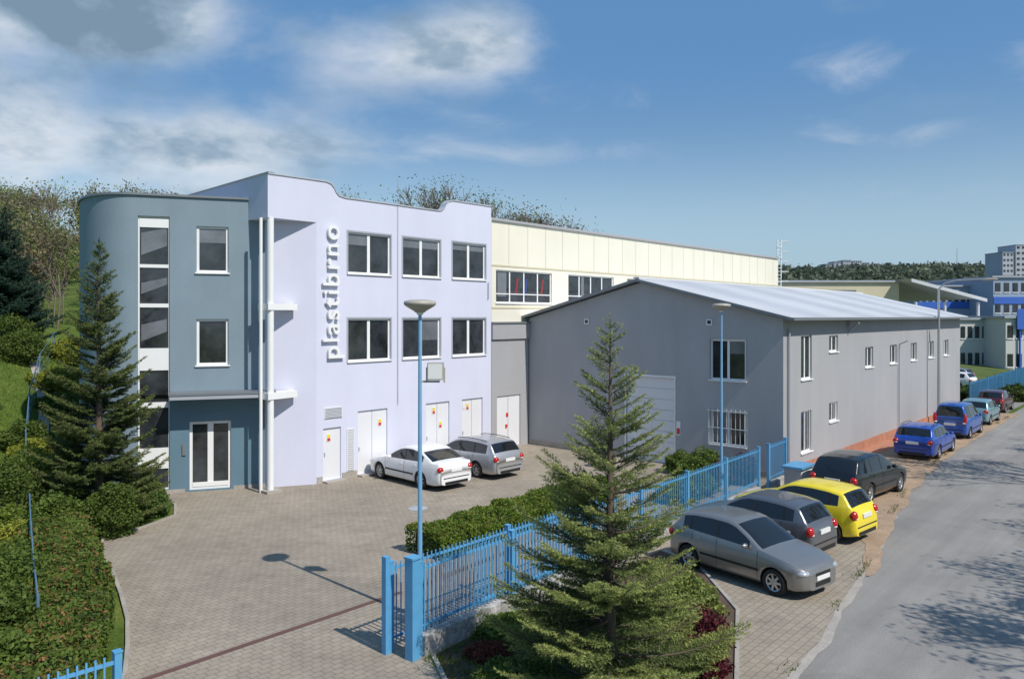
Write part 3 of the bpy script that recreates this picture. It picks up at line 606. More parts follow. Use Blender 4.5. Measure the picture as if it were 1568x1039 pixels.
    for sg in (1,-1):
        for x in K['seams']:
            zz=np.linspace(.30,ip(K['belt'],x),7)
            for a,b in zip(zz[:-1],zz[1:]):
                if any(abs(x-c)<Ra+.02 and a<r+math.sqrt(max(0,(Ra+.02)**2-(x-c)**2)) for c in wx): continue
                mb.quad((fx(x-.006),sg*(ys(x,a)+.003),a),(fx(x+.006),sg*(ys(x,a)+.003),a),(fx(x+.006),sg*(ys(x,b)+.003),b),(fx(x-.006),sg*(ys(x,b)+.003),b),0)
        xa=wx[0]+Ra+.04; xb=wx[1]-Ra-.04
        for a in np.arange(xa,xb-.05,.1):
            b=min(a+.1,xb); z=.50
            mb.quad((fx(a),sg*(ys(a,z)+.006),z-.03),(fx(b),sg*(ys(b,z)+.006),z-.03),(fx(b),sg*(ys(b,z)+.006),z+.03),(fx(a),sg*(ys(a,z)+.006),z+.03),0)
        for x in (K['seams'][1]-.18,K['seams'][2]-.16):
            z=ip(K['belt'],x)-.14; mb.box(fx(x)-.07,fx(x)+.07,sg*(ys(x,z)+.008)-.012,sg*(ys(x,z)+.008)+.012,z-.014,z+.014,1)
        xm=K['side'][0][0]+.05; zm=ip(K['belt'],xm)+.06; ym=ys(xm,zm-.05)
        mb.ell((fx(xm),sg*(ym+.10),zm),(.06,.10,.065),1)
        hz=ip(K['top'],.12)-.09
        mb.ell((fx(.17),sg*(Wd/2*.70),hz-.03),(.165,.165,.075),2,16,10)
        mb.ell((fx(.08),sg*(Wd/2*.60),.36),(.05,.08,.04),2)
        if kind=='mpv':
            mb.ell((fx(L_-.09),sg*(Wd/2*.82),1.05),(.08,.09,.30),3,16,10)
        else: mb.ell((fx(L_-.10),sg*(Wd/2*.79),.80),(.11,.13,.12 if kind!='hatch' else .14),3,16,10)
        mb.ell((fx(L_-.085),sg*(Wd/2*.77),.74 if kind!='mpv' else .85),(.10,.09,.035),4,12,8)
    xg=fx(.0)
    mb.box(xg-.06,xg+.006,-.30,.30,.53,.60,0); mb.box(xg-.06,xg+.010,-.30,.30,.30,.40,0)
    mb.box(xg-.02,xg+.018,-.26,.26,.43,.53,4); mb.box(fx(L_)-.012,fx(L_)+.08,-.26,.26,.70,.81,4)
    mb.box(fx(L_)-.008,fx(L_)+.06,-.55,.55,.26,.36,0); mb.box(fx(L_)-.010,fx(L_)+.05,-.62,.62,.475,.505,0)
    xr=K['rw'][1]; zr=ip(K['top'],xr); mb.cyl((fx(xr)-.03,.0,zr+.03),(fx(xr-.1)-.02,.32,ip(K['top'],xr-.1)+.04),.01,.008,5,0)
    if rails:
        for sg in (1,-1):
            for a,b in zip(np.arange(2.2,3.9,.17),np.arange(2.37,4.1,.17)):
                mb.cyl((fx(a),sg*(Wd/2*.73),sm(K['top'],a)+.03),(fx(b),sg*(Wd/2*.73),sm(K['top'],b)+.03),.015,.015,6,0)
    mb.box(fx(L_-.3),fx(.3),-Wd/2*.7,Wd/2*.7,.18,.26,0)
    mb.build('trim_lights_mirrors',[M['dark'],pm,M['head'],M['tail'],M['plate']],e)
    mb=MB()
    for c in wx:
        for sg in (1,-1):
            yo=sg*(Wd/2-.015); yi=sg*(Wd/2-.20)
            prof=[(r*.62,yi),(r*.93,yi),(r,yi+sg*.03),(r,yo-sg*.03),(r*.94,yo),(r*.68,yo),(r*.66,yo-sg*.02)]
            mb.lathe((fx(c),0,r),prof,28,0,'y')
            mb.lathe((fx(c),0,r),[(r*.67,yo-sg*.015),(r*.60,yo-sg*.02),(r*.58,yo-sg*.06)],28,1,'y')
            mb.lathe((fx(c),0,r),[(r*.60,yo-sg*.07),(0,yo-sg*.07)],28,2,'y')
            for k in range(7):
                t=2*math.pi*k/7; d=Vector((math.cos(t),0,math.sin(t))); p=Vector((-math.sin(t),0,math.cos(t)))
                c0=Vector((fx(c),yo-sg*.025,r)); a=c0+d*.03; b=c0+d*r*.62
                w0,w1=.032,.022
                q=[a+p*w0,a-p*w0,b-p*w1,b+p*w1]; q2=[v-Vector((0,sg*.03,0)) for v in q]
                mb.add(q+q2,[(0,1,2,3),(0,4,5,1),(2,6,7,3),(1,5,6,2),(3,7,4,0)],1)
            mb.lathe((fx(c),0,r),[(.06,yo-sg*.03),(.05,yo-sg*.012),(0,yo-sg*.01)],12,1,'y')
    mb.build('wheels',[M['tyre'],M['rim'],M['dark']],e)
    return e
A_=TH
car(5.88,19.17,math.atan2(-.79,.61),((.29,.28,.265),.35,.6),'hatch')
hb=math.atan2(.74,-.67)
w=W(20.85,9.3); car(w[0],w[1],hb,((.17,.175,.19),.35,.6),'hatch',sz=1.03)
w=W(23.3,9.0); car(w[0],w[1],hb,((.84,.66,.02),.4,0),'hatch',sz=1.03)
w=W(29.2,9.15); car(w[0],w[1],A_-.10,((.012,.012,.014),.3,.3),'wagon',sz=1.08)
w=W(39.9,9.6); car(w[0],w[1],A_,((.015,.07,.42),.35,.2),'wagon',True)
w=W(47.5,9.8); car(w[0],w[1],A_,((.02,.10,.42),.35,.2),'mpv')
w=W(54,10.0); car(w[0],w[1],A_,((.20,.36,.40),.35,.4),'hatch')
w=W(61.2,10.4); car(w[0],w[1],A_,((.10,.02,.03),.35,.4),'hatch')
w=W(78,17); car(w[0],w[1],A_+1.4,((.8,.8,.8),.4,0),'wagon')
w=W(84,18); car(w[0],w[1],A_+1.4,((.3,.3,.32),.4,.5),'hatch')
car(-3.65,30.15,math.atan2(.709,-.705),((.80,.80,.80),.4,0),'liftback')
car(-1.7,32.15,math.atan2(.70,-.72),((.50,.51,.53),.35,.6),'wagon',True)

# ---------------------------------------------------------------- spruces
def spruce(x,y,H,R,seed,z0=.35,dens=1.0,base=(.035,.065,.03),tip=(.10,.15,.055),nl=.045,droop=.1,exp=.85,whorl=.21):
    r=np.random.default_rng(seed); e=empty('spruce_tree',(x,y,float(Hgt(x,y)))); mb=MB(); mb.cyl((0,0,0),(0,0,H*.95),.02*H*.8+.02,.012,10)
    z=z0; base=np.array(base);tip=np.array(tip)
    segP=[];segD=[];segL=[];segB=[]
    while z<H-.12:
        t=(z-z0)/(H-z0); Rz=R*((1-t)**exp)+.05; nb=int(7 if t<.8 else 5)
        for k in range(nb+(2 if t<.5 else 0)):
            az=r.uniform(0,2*math.pi); Rb=Rz*r.uniform(.6,1.2); zz=z+r.uniform(-.1,.1)
            sl=-.22+1.0*t+r.uniform(-.08,.08); curv=.36*(1-t)+.10
            dr=np.array([math.cos(az),math.sin(az)])
            nseg=max(4,int(Rb/.09)); us=np.linspace(0,1,nseg+1)
            rad=Rb*us; zz_=zz+Rb*(sl*us-droop*us+curv*us**2)
            pts=np.stack([dr[0]*rad,dr[1]*rad,zz_],1)
            for a,b in zip(range(0,nseg,3),range(3,nseg+3,3)):
                b=min(b,nseg); mb.cyl(pts[a],pts[b],.012*(1-us[a])*Rb+.004,.012*(1-us[b])*Rb+.003,4,0,False)
            st=.055/dens
            for u in np.arange(.12,1.0,st/Rb):
                i=min(int(u*nseg),nseg-1); f=u*nseg-i; p=pts[i]*(1-f)+pts[i+1]*f; d=pts[i+1]-pts[i]; d/=np.linalg.norm(d)
                for sg in (1,-1):
                    l=(.36*Rb*(1-u)**.8*min(1,u*3)+.09)*r.uniform(.55,1.15); side=np.array([-d[1],d[0],0])*sg; side/=np.linalg.norm(side)+1e-6
                    dd=d*.75+side*r.uniform(.6,.95)+np.array([0,0,r.uniform(-.22,.14)]); dd/=np.linalg.norm(dd)
                    segP.append(p);segD.append(dd);segL.append(l);segB.append(u)
                    if l>.28:
                        for v in (.35,.6,.8):
                            for s2 in (1,-1):
                                sd=np.cross(dd,[0,0,1])*s2; d3=dd*.8+sd*.7+np.array([0,0,r.uniform(-.2,.1)]); d3/=np.linalg.norm(d3)
                                segP.append(p+dd*l*v);segD.append(d3);segL.append(l*.42*(1.2-v));segB.append(min(1,u+.15))
            segP.append(pts[-2]);d=pts[-1]-pts[-2];segD.append(d/np.linalg.norm(d));segL.append(.14);segB.append(1)
        z+=whorl*(1-.2*t)
    for v in np.arange(.0,.5,.06):
        segP.append(np.array([0,0,H-.5+v]));segD.append(np.array([0,0,1.]));segL.append(.12);segB.append(.8)
    P=np.array(segP);D=np.array(segD);Ls=np.array(segL);B=np.array(segB)
    cnt=np.maximum(4,(Ls*160*dens).astype(int)); idx=np.repeat(np.arange(len(P)),cnt); n=len(idx)
    tt=r.uniform(0,1,n); p=P[idx]+D[idx]*(Ls[idx]*tt)[:,None]
    o=r.normal(size=(n,3)); o-= (o*D[idx]).sum(1)[:,None]*D[idx]; o/=np.linalg.norm(o,axis=1)[:,None]
    nd=o*.75+D[idx]*.65; s=(nl*r.uniform(.7,1.2,n))[:,None]; wv=np.cross(nd,o+r.normal(size=(n,3))*.3); wv/=np.linalg.norm(wv,axis=1)[:,None]+1e-6
    Vv=np.stack([p-wv*s*.15,p+wv*s*.15,p+nd*s],1)
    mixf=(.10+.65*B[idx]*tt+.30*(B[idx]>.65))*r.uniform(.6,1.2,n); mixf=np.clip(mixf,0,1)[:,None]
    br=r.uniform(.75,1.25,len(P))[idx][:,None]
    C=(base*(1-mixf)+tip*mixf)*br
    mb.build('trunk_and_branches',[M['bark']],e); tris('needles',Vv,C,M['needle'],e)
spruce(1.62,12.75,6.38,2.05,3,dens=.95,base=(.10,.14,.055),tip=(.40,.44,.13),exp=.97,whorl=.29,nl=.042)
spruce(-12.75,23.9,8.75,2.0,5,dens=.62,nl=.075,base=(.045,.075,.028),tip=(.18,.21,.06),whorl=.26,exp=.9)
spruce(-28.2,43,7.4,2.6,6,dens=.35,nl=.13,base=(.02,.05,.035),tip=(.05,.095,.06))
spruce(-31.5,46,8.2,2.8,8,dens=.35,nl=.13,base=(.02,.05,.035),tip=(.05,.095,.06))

# ---------------------------------------------------------------- hedges and shrubs
def hedge(name,pts,w,h,c1,c2,size=.045,dens=900,tipc=None,z=0):
    mb=MB(); P=[]
    e=empty(name,(pts[0][0],pts[0][1],z)); o=np.array([pts[0][0],pts[0][1]])
    for i in range(len(pts)-1):
        a=np.array(pts[i])-o;b=np.array(pts[i+1])-o;d=b-a;l=np.linalg.norm(d);d/=l;nn=np.array([-d[1],d[0]])
        aa=a+d*(.15 if i==0 else 0); bb=b-d*(.15 if i==len(pts)-2 else 0)
        q=[aa+nn*(w/2-.12),aa-nn*(w/2-.12),bb-nn*(w/2-.12),bb+nn*(w/2-.12)]; mb.prism([tuple(v) for v in q],0,h-.16)
        n=int(dens*(l*w+2*h*l+2*w*h)*.5)*2
        u=rng.uniform(-.1,l+.1,n); v=rng.uniform(-w/2,w/2,n); zz=rng.uniform(0.02,h,n)
        face=rng.uniform(0,1,n); tot=w+2*h
        top=face<w/tot*1.2; zz[top]=h-abs(rng.normal(0,.05,top.sum()))
        sd=~top; v[sd]=np.sign(v[sd])*(w/2-abs(rng.normal(0,.05,sd.sum())))
        en=rng.uniform(0,1,n)<.12; u[en]=np.where(rng.uniform(0,1,en.sum())<.5,0,l)+rng.normal(0,.05,en.sum()); v[en]=rng.uniform(-w/2,w/2,en.sum())
        bump=.06*np.sin(u*3.1+v*2)+.04*np.sin(u*7.3+1)+rng.normal(0,.02,n)
        k=np.clip((np.abs(v)/(w/2)),0,1); zz=np.where(zz>h*.75,zz-.12*k**4+bump,zz); v=v*(1+bump*.8)
        P.append(np.stack([a[0]+d[0]*u+nn[0]*v,a[1]+d[1]*u+nn[1]*v,zz],1))
    P=np.concatenate(P); n=len(P); f=rng.uniform(0,1,n); cl=.5+.5*np.sin(P[:,0]*4+np.sin(P[:,1]*5))*np.sin(P[:,2]*6+P[:,1]*3)
    f=np.clip(f*.6+cl*.4,0,1)[:,None]; C=np.array(c1)*(1-f)+np.array(c2)*f
    if tipc is not None:
        t=(P[:,2]>h*.8)&(rng.uniform(0,1,n)<.15); C[t]=np.array(tipc)*rng.uniform(.7,1.2,t.sum())[:,None]
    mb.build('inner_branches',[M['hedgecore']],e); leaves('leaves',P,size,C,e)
hedge('clipped_hedge',[W(13.9,15.4)[:2],W(17.5,15.6)[:2],W(22.5,15.9)[:2]],1.4,.72,(.07,.12,.017),(.19,.27,.04),.045,900,(.22,.19,.04))
hedge('garden_hedge',[(-7.0,11.2),(-7.9,13.2),(-8.9,15.6),(-10.6,18.3),(-12.2,20.6)],1.5,1.05,(.05,.09,.018),(.16,.22,.04),.045,800,(.28,.15,.06))
def shrub(name,x,y,rx,rz,c1,c2,n,size):
    z=float(Hgt(x,y))+.0; e=empty(name,(x,y,z)); d=rng.normal(size=(n,3)); d/=np.linalg.norm(d,axis=1)[:,None]
    rad=rng.uniform(.35,1,n)**.4; lump=1+.15*np.sin(d[:,0]*5+x)*np.sin(d[:,1]*6+y)+.12*np.sin(d[:,2]*8+3*d[:,0]); rad=rad*lump
    P=d*rad[:,None]*np.array([rx,rx,rz]); P[:,2]+=rz*.75; P=P[P[:,2]>0.02]; n=len(P)
    f=rng.uniform(0,1,n)[:,None]; C=np.array(c1)*(1-f)+np.array(c2)*f
    mb=MB()
    for k in range(9):
        a=k*.7; mb.cyl((0,0,0),(math.cos(a)*rx*.6,math.sin(a)*rx*.6,rz*1.2),.02,.006,5)
    mb.build('stems',[M['bark']],e); leaves('leaves',P,size,C,e)
G1,G2=(.06,.10,.02),(.17,.24,.045); D2=(.13,.18,.035); Y1,Y2=(.16,.19,.025),(.40,.40,.06)
shrub('garden_shrub',-13.0,21.9,.9,.75,G1,G2,9000,.05)
shrub('yellow_shrub',-13.1,20.3,.9,.55,Y1,Y2,8000,.05)
shrub('yellow_shrub',-14.1,21.6,.7,.6,Y1,G2,6000,.05)
shrub('garden_shrub',-11.6,17.7,.8,.7,G1,G2,7000,.045)
shrub('garden_shrub',-10.4,15.6,1.0,.9,G1,G2,9000,.05)
shrub('garden_shrub',-9.4,13.6,1.0,.9,G1,D2,10000,.05)
shrub('garden_shrub',-8.6,12.2,.9,.8,G1,G2,9000,.05)
shrub('conifer_shrub',-11.6,24.9,.6,.45,(.05,.09,.02),(.15,.24,.06),6000,.04)
shrub('conifer_shrub',-12.1,25.9,.5,.5,(.07,.12,.02),(.24,.28,.05),5000,.04)
shrub('garden_shrub',-14.9,22.6,1.1,1.2,G1,D2,9000,.05)
shrub('garden_shrub',-15.5,24.8,1.2,1.2,G1,G2,9000,.05)
shrub('garden_shrub',-16.3,26.6,1.2,.9,G1,Y2,8000,.05)
shrub('garden_shrub',-11.7,22.6,.75,.85,G1,D2,8000,.045)
for (x,y,rx,rz,c) in ((-19.2,30.5,.9,.7,0),(-18.3,29.5,.8,.6,1),(-22.8,38.5,1.1,.6,1),(-25.5,40,1.2,.9,0),(-27.0,41.5,1.4,1.0,0),(-24.9,43.8,1.3,.8,1),(-21.2,36.0,.9,.5,0),(-29,43.5,1.4,1.2,0),(-22.0,31.8,.8,.5,0)):
    shrub('slope_shrub',x,y,rx,rz,G1 if c==0 else Y1,D2 if c==0 else (.30,.31,.05),5000,.07)
w=W(13.2,7.1); shrub('barberry_shrub',w[0],w[1],.6,.5,(.045,.012,.016),(.16,.03,.04),7000,.035)
w=W(12.4,6.6); shrub('barberry_shrub',w[0],w[1],.5,.4,(.045,.012,.016),(.16,.03,.04),6000,.035)
w=W(14.6,8.2); shrub('juniper_shrub',w[0],w[1],.8,.5,(.10,.14,.04),(.32,.36,.09),9000,.045)
w=W(13.0,8.0); shrub('juniper_shrub',w[0],w[1],.8,.6,(.10,.14,.04),(.32,.36,.09),9000,.045)
w=W(10.6,10.0); shrub('barberry_shrub',w[0],w[1],.45,.14,(.10,.03,.02),(.25,.08,.05),4000,.03)
w=W(11.6,10.3); shrub('juniper_shrub',w[0],w[1],.7,.22,G1,G2,6000,.035)
w=W(9.9,8.6); shrub('juniper_shrub',w[0],w[1],.8,.28,G1,G2,7000,.035)
for (s_,q_,rx,rz,c) in ((27.6,14.6,.75,.7,'g'),(26.6,14.4,.7,.6,'g'),(28.0,13.1,.6,.65,'r'),(28.2,15.9,.6,.5,'g'),(25.2,13.6,.8,.45,'g'),(23.8,13.5,.8,.4,'g'),(27.2,13.6,.5,.5,'r')):
    w=W(s_,q_); shrub('barberry_shrub' if c=='r' else 'garden_shrub',w[0],w[1],rx,rz,(.045,.012,.014) if c=='r' else G1,(.16,.03,.03) if c=='r' else G2,5000,.05)
hedge('far_hedge',[W(62,12.8)[:2],W(84,12.8)[:2]],1.4,1.1,(.03,.06,.015),(.10,.14,.03),.10,120)
w=W(69,10.5); shrub('roadside_shrub',w[0],w[1],1.1,.7,(.04,.07,.02),(.12,.16,.04),3000,.1)
def grass(name,P,h,c1,c2):
    n=len(P); a=rng.uniform(0,2*math.pi,n); w=np.stack([np.cos(a),np.sin(a),np.zeros(n)],1)*.018*h[:,None]/.1
    t=P+np.stack([rng.normal(0,.35,n)*h,rng.normal(0,.35,n)*h,h],1); f=rng.uniform(0,1,n)[:,None]
    tris(name,np.stack([P-w,P+w,t],1),np.array(c1)*(1-f)+np.array(c2)*f,M['leaf'])
n=80000; X=rng.uniform(-34,-12,n); Y=rng.uniform(18,46,n); k=(X/Y>-.72)&(X/Y<-.5)&(np.abs(X+.612*Y)>.35); X,Y=X[k],Y[k]
grass('lawn_grass',np.stack([X,Y,Hgt(X,Y)],1),rng.uniform(.06,.14,len(X)),(.09,.15,.025),(.21,.28,.06))
n=16000; s_=rng.uniform(8.5,17.5,n); q_=rng.uniform(6.3,10.8,n); k=(q_>6.4+np.clip(s_-12.6,0,9)*.6)&(q_<10.8)&(s_>9.6-(10.5-q_)*.3); s_,q_=s_[k],q_[k]
X=CA*s_-SA*q_;Y=SA*s_+CA*q_; grass('bed_grass',np.stack([X,Y,np.full(len(X),.02)],1),rng.uniform(.04,.12,len(X)),(.07,.12,.02),(.19,.24,.06))
# weeds along the road edge
n=2500; s_=rng.uniform(12,58,n); q_=np.interp(s_,RS,RQ)+.05+np.abs(rng.normal(0,.12,n)); k=np.sin(s_*1.9)+np.sin(s_*.7)>.5; s_,q_=s_[k],q_[k]
grass('roadside_weeds',np.stack([CA*s_-SA*q_,SA*s_+CA*q_,np.full(len(s_),.01)],1),rng.uniform(.03,.09,len(s_)),(.08,.11,.03),(.2,.22,.07))

# ---------------------------------------------------------------- deciduous trees
def grow(mb,p,d,l,r,depth,tips,rnd,spread=.75,n=3):
    p2=p+d*l; mb.cyl(p,p2,r,r*.72,5,0,False)
    if depth<=1: tips.append(p2)
    if depth==0: return
    for k in range(n):
        v=Vector((rnd.uniform(-1,1),rnd.uniform(-1,1),rnd.uniform(-.35,1))); nd=(d+v*spread).normalized(); grow(mb,p2,nd,l*rnd.uniform(.62,.85),r*.62,depth-1,tips,rnd,spread,n)
def dec_tree(x,y,h,seed,leafn=1200,lc=((.08,.13,.03),(.2,.25,.06))):
    rnd=random.Random(seed); e=empty('deciduous_tree',(x,y,float(Hgt(x,y)))); mb=MB(); tips=[]
    grow(mb,Vector((0,0,0)),Vector((0,0,1)),h*.27,h*.018,5,tips,rnd,.75)
    mb.build('trunk_and_limbs',[M['bark']],e)
    T=np.array([tuple(t) for t in tips]); P=T[rng.integers(0,len(T),leafn)]+rng.normal(0,.22,(leafn,3)); f=rng.uniform(0,1,leafn)[:,None]
    leaves('leaves',P,.08,np.array(lc[0])*(1-f)+np.array(lc[1])*f,e)
for i,(x,y,h) in enumerate(((15.8,10.2,10.5),(19.0,14.2,10.5),(21.8,18.0,11),(25.0,27.4,10.5),(32,33,11),(9,-6,9),(-6,-16,10),(18,-8,10))):
    dec_tree(x,y,h,40+i,2200 if i<5 else 5000)
rnd=random.Random(5); mb=MB(); LP=[];LC=[];LS=[]
def wood(x,y,h,green,n=420):
    z=float(Hgt(x,y)); tips=[]; grow(mb,Vector((x,y,z)),Vector((rnd.uniform(-.1,.1),rnd.uniform(-.1,.1),1)).normalized(),h*.28,h*.012,4,tips,rnd,.6)
    T=np.array([tuple(t) for t in tips]); k=int(n*green)+30; P=T[rng.integers(0,len(T),k)]+rng.normal(0,.055*h,(k,3))
    col=np.array([(.17,.22,.05),(.25,.28,.07),(.20,.17,.09),(.10,.15,.04),(.22,.19,.11)][rnd.randrange(5)])
    LP.append(P);LC.append(col*rng.uniform(.6,1.35,k)[:,None]);LS.append(np.full(k,.017*min(h,10)))
for i in range(170):
    r_=rnd.uniform(-.72,-.27); y=rnd.uniform(60,118); wood(r_*y,y,rnd.uniform(6,9.5),rnd.uniform(.3,1.3))
for r_ in np.linspace(-.72,-.58,22): y=rnd.uniform(50,62); wood(r_*y,y,rnd.uniform(5,8),1.3)
# target crown tops behind the roofs (metres above camera-height datum)
for r_,zt in ((-.235,23),(-.22,24.5),(-.205,24),(-.19,22.5),(-.175,23),(-.16,22),(-.145,21.5),(-.13,23.5),(-.118,25.5),(-.106,26.5),(-.095,28),(-.083,27.5),(-.072,25.5),(-.06,23),(-.04,22),(-.028,23.5),(-.018,24),(-.006,24.0),(.006,23),(.02,22),(.034,22.5),(.048,22),(.06,21.5),(.072,20.5),(.086,20),(-.1,24),(-.0,22),(.04,21)):
    y=rnd.uniform(106,114); z=float(Hgt(r_*y,y)); wood(r_*y,y,(zt-z)/.97,rnd.uniform(.25,.9))
mb.build('woodland_branches',[M['twig']]); wf=bpy.data.objects['woodland_branches']; wf.name='background_woodland'
leaves('woodland_leaves',np.concatenate(LP),1.0*np.concatenate(LS),np.concatenate(LC),wf)
n=2600; X=rng.uniform(60,620,n); Y=rng.uniform(380,760,n); P=[];S=[];C=[]
for x,y in zip(X,Y):
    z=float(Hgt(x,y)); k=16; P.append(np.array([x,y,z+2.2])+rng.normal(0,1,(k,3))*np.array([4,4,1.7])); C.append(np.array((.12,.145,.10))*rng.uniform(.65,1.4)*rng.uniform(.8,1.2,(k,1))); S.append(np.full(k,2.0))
leaves('distant_ridge_trees',np.concatenate(P),np.concatenate(S),np.concatenate(C))
n=700; R_=rng.uniform(.33,.72,n); Y=rng.uniform(135,260,n); P=[];C=[]
for r_,y in zip(R_,Y):
    k=40; P.append(np.array([r_*y,y,2.2+.02*(y-135)])+rng.normal(0,1,(k,3))*np.array([2.2,2,1.8])); C.append(np.array((.11,.15,.05))*rng.uniform(.5,1.6)*rng.uniform(.8,1.2,(k,1)))
leaves('distant_bushes',np.concatenate(P),np.full(n*40,.8),np.concatenate(C))

# ---------------------------------------------------------------- distant buildings
def farb(name,r0,r1,Y,z0,z1,m,depth=20,rows=0,cols=0,band=None,rz=0,roof='coping'):
    x0,x1=r0*Y,r1*Y; e=empty(name,((x0+x1)/2,Y,0),rz); w=(x1-x0)/2; mb=MB(); mb.box(-w,w,0,depth,z0,z1,0); mb.box(-w-.3,w+.3,-.3,depth+.3,z1,z1+.25,2)
    if rows:
        for i in range(rows):
            for j in range(cols):
                a=-w+2*w*(j+.2)/cols; b=-w+2*w*(j+.8)/cols; zz=z0+(z1-z0)*(i+.3)/rows; z2=z0+(z1-z0)*(i+.75)/rows
                mb.box(a,b,-.05,-.005,zz,z2,1); mb.box(a-.08,b+.08,-.09,-.052,zz-.12,zz,3)
    if band: mb.box(-w,w,-.12,-.004,band[0],band[1],4)
    mb.build('walls_and_windows',[m,M['glass'],M[roof],M['white'],M['bblue']],e)
farb('yellow_depot',.345,.50,96,0,10.6,M['creamd'],18,roof='trim'); farb('yellow_depot',.35,.44,90,0,9.2,M['cream'],5,1,10)
farb('blue_office_block',.52,.62,118,0,10.9,M['bld'],20,3,12,(7.6,8.6),roof='trim'); farb('blue_office_block',.622,.78,112,0,12.0,M['bld'],20,4,14,(8.2,9.2),roof='trim')
farb('low_white_building',.578,.633,88,0,6.0,M['fwhite'],10,2,6,roof='trim'); farb('low_white_building',.638,.74,84,0,6.2,M['fwhite'],10,2,9,roof='trim')
mb=MB(); mb.box(54.6,57.0,83.6,83.7,5.0,7.2); mb.cyl((55,83.8,0),(55,83.8,5),.1,.1,6); mb.cyl((56.8,83.8,0),(56.8,83.8,5),.1,.1,6); mb.build('blue_company_sign',[M['bblue']])
cm=mat('white_canopy_sheet',(.6,.61,.62),.7)
mb=MB(); mb.add([(47.5,92,10.9),(56.5,92,8.5),(56.5,114,8.5),(47.5,114,10.9)],[(0,1,2,3)]); mb.add([(47.5,92,10.5),(56.5,92,8.1),(56.5,92,8.5),(47.5,92,10.9)],[(0,1,2,3)])
for x in (48.5,52,56): mb.cyl((x,93,0),(x,93,8.1),.18,.18,8)
mb.build('depot_canopy',[cm])
for r0,r1,z in ((.405,.413,8),(.416,.425,10),(.428,.438,11),(.441,.452,10),(.455,.462,8),(.50,.506,6),(.34,.347,5),(.47,.474,7)):
    zz=float(Hgt(r0*720,720))-1.5; farb('tower_block',r0,r1,720,zz,zz+z+3,M['tower'],14,5,4,roof='trim')
farb('tower_block',.634,.648,430,15,42,M['tower'],16,9,3,roof='trim'); farb('tower_block',.651,.69,430,15,46,M['tower'],16,10,6,roof='trim')
mb=MB(); mb.cyl((345,600,40),(345,600,60),.35,.15,5); mb.build('radio_mast',[M['metal']])

# ---------------------------------------------------------------- camera
cd=bpy.data.cameras.new('Camera'); cam=bpy.data.objects.new('Camera',cd); link(cam); cam.location=(0,0,6.4); cam.rotation_euler=(math.pi/2,0,0)
cd.sensor_width=36; cd.lens=1185/1568*36; cd.shift_y=-.0226; cd.clip_end=6000; cd.clip_start=.1; scene.camera=cam

# ---------------------------------------------------------------- light
EL=48.0; sx,sy=.72,-.69
sd=bpy.data.lights.new('sun','SUN'); sd.energy=4.3; sd.angle=math.radians(.5); sd.color=(1,.95,.87)
so=bpy.data.objects.new('sun',sd); link(so); v=Vector((sx*math.cos(math.radians(EL)),sy*math.cos(math.radians(EL)),math.sin(math.radians(EL)))).normalized()
so.rotation_euler=v.to_track_quat('Z','Y').to_euler(); so.location=(20,-20,40)
w=bpy.data.worlds.new('World'); scene.world=w; w.use_nodes=True; nt=w.node_tree; N,L=nt.nodes,nt.links
bg=N['Background']; ST=.12; bg.inputs[1].default_value=ST
sky=N.new('ShaderNodeTexSky'); sky.sky_type='NISHITA'; sky.sun_disc=False; sky.sun_elevation=math.radians(EL); sky.sun_rotation=math.atan2(sx,sy); sky.air_density=1.0; sky.dust_density=.6; sky.ozone_density=2.5
def mth(op,a,b=None,c=None,clamp=False):
    n=N.new('ShaderNodeMath'); n.operation=op; n.use_clamp=clamp
    for i,x in enumerate((a,b,c)):
        if x is None: continue
        if isinstance(x,(int,float)): n.inputs[i].default_value=x
        else: L.new(x,n.inputs[i])
    return n.outputs[0]
tc=N.new('ShaderNodeTexCoord'); sp=N.new('ShaderNodeSeparateXYZ'); L.new(tc.outputs['Generated'],sp.inputs[0])
az=mth('ARCTAN2',sp.outputs[0],sp.outputs[1]); el=mth('ARCSINE',sp.outputs[2])
def noise(sc,det,rough,off=(0,0,0),scl=(1,1,2.0),dist=0):
    mp=N.new('ShaderNodeMapping'); mp.inputs['Location'].default_value=off; mp.inputs['Scale'].default_value=scl; L.new(tc.outputs['Generated'],mp.inputs['Vector'])
    n=N.new('ShaderNodeTexNoise'); n.inputs['Scale'].default_value=sc; n.inputs['Detail'].default_value=det; n.inputs['Roughness'].default_value=rough; n.inputs['Distortion'].default_value=dist; L.new(mp.outputs[0],n.inputs['Vector']); return n.outputs['Fac']
def blob(a,e_,ra,re_,wt):
    x=mth('DIVIDE',mth('SUBTRACT',az,a),ra); y=mth('DIVIDE',mth('SUBTRACT',el,e_),re_)
    d=mth('ADD',mth('MULTIPLY',x,x),mth('MULTIPLY',y,y)); return mth('MULTIPLY',mth('POWER',2.718,mth('MULTIPLY',d,-1.0)),wt)
def total(lst):
    c=blob(*lst[0])
    for b in lst[1:]: c=mth('ADD',c,blob(*b))
    return c
thick=total([(-.58,.20,.14,.09,.72),(-.56,.34,.16,.06,.55),(-.36,.20,.15,.06,.46),(-.26,.33,.26,.06,.42),(-.03,.33,.16,.05,.26)])
n1=noise(3.0,8,.54,(3.1,1.7,0.3),dist=.1); n1b=noise(3.0,8,.54,(3.1-.035,1.7,.3-.06),dist=.1)
dens=mth('ADD',thick,mth('MULTIPLY',mth('SUBTRACT',n1,.5),1.8))
def sstep(x,a,b):
    n=N.new('ShaderNodeMapRange'); n.interpolation_type='SMOOTHSTEP'; n.inputs[1].default_value=a; n.inputs[2].default_value=b; L.new(x,n.inputs[0]); return n.outputs[0]
cov=sstep(dens,.18,.62)
core=sstep(dens,.40,.85)
lit=mth('MULTIPLY',mth('SUBTRACT',n1b,n1),4.5)
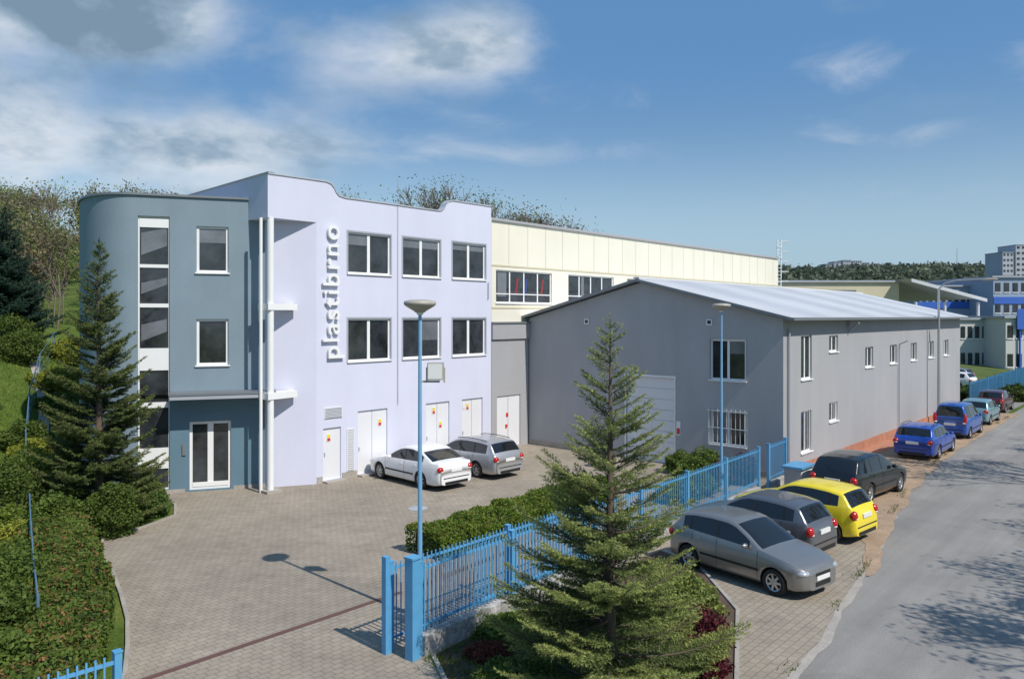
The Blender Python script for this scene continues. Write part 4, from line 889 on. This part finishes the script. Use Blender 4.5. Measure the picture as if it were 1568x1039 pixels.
g=mth('SUBTRACT',mth('ADD',.76,lit),mth('MULTIPLY',core,.40),clamp=True)
cr=N.new('ShaderNodeValToRGB'); L.new(g,cr.inputs[0]); E=cr.color_ramp.elements; E[0].position=.10; E[0].color=(.21,.30,.39,1); E[1].position=.98; E[1].color=(.76,.80,.85,1); x=E.new(.5); x.color=(.35,.46,.57,1)
wisp=total([(.43,.29,.08,.035,.44),(.505,.205,.12,.018,.32),(.62,.27,.06,.035,.48),(.05,.205,.14,.018,.28),(.40,.22,.05,.02,.22),(.45,.14,.4,.02,.16),(-.12,.22,.22,.035,.30),(.12,.27,.2,.03,.2)])
n4=noise(7.0,8,.6,(7,2,0),(1,1,2.6),.5); wd=sstep(mth('ADD',wisp,mth('MULTIPLY',mth('SUBTRACT',n4,.5),1.1)),.16,.75)
def mixc(f,a,b,bs=None):
    n=N.new('ShaderNodeMix'); n.data_type='RGBA'
    if isinstance(f,float): n.inputs[0].default_value=f
    else: L.new(f,n.inputs[0])
    L.new(a,n.inputs[6])
    if bs: n.inputs[7].default_value=bs
    else: L.new(b,n.inputs[7])
    return n.outputs[2]
tint=N.new('ShaderNodeMix'); tint.data_type='RGBA'; tint.blend_type='MULTIPLY'; tint.inputs[0].default_value=1; L.new(sky.outputs[0],tint.inputs[6]); tint.inputs[7].default_value=(1.05,1.05,.98,1)
hz0=mixc(mth('MULTIPLY',mth('SUBTRACT',1.0,sstep(el,.0,.24)),.85),tint.outputs[2],None,(.33/ST,.50/ST,.68/ST,1))
hz=mixc(mth('MULTIPLY',sstep(el,.08,.32),.72),hz0,None,(.10/ST,.275/ST,.56/ST,1))
c1=mixc(mth('MULTIPLY',wd,.55),hz,None,(.70/ST,.75/ST,.82/ST,1))
sc=N.new('ShaderNodeVectorMath'); sc.operation='SCALE'; sc.inputs['Scale'].default_value=1/ST; L.new(cr.outputs[0],sc.inputs[0])
c2=mixc(mth('MULTIPLY',cov,.90),c1,sc.outputs[0])
L.new(c2,bg.inputs[0])
scene.view_settings.view_transform='Standard'; scene.view_settings.look='None'; scene.view_settings.exposure=0; scene.view_settings.gamma=1
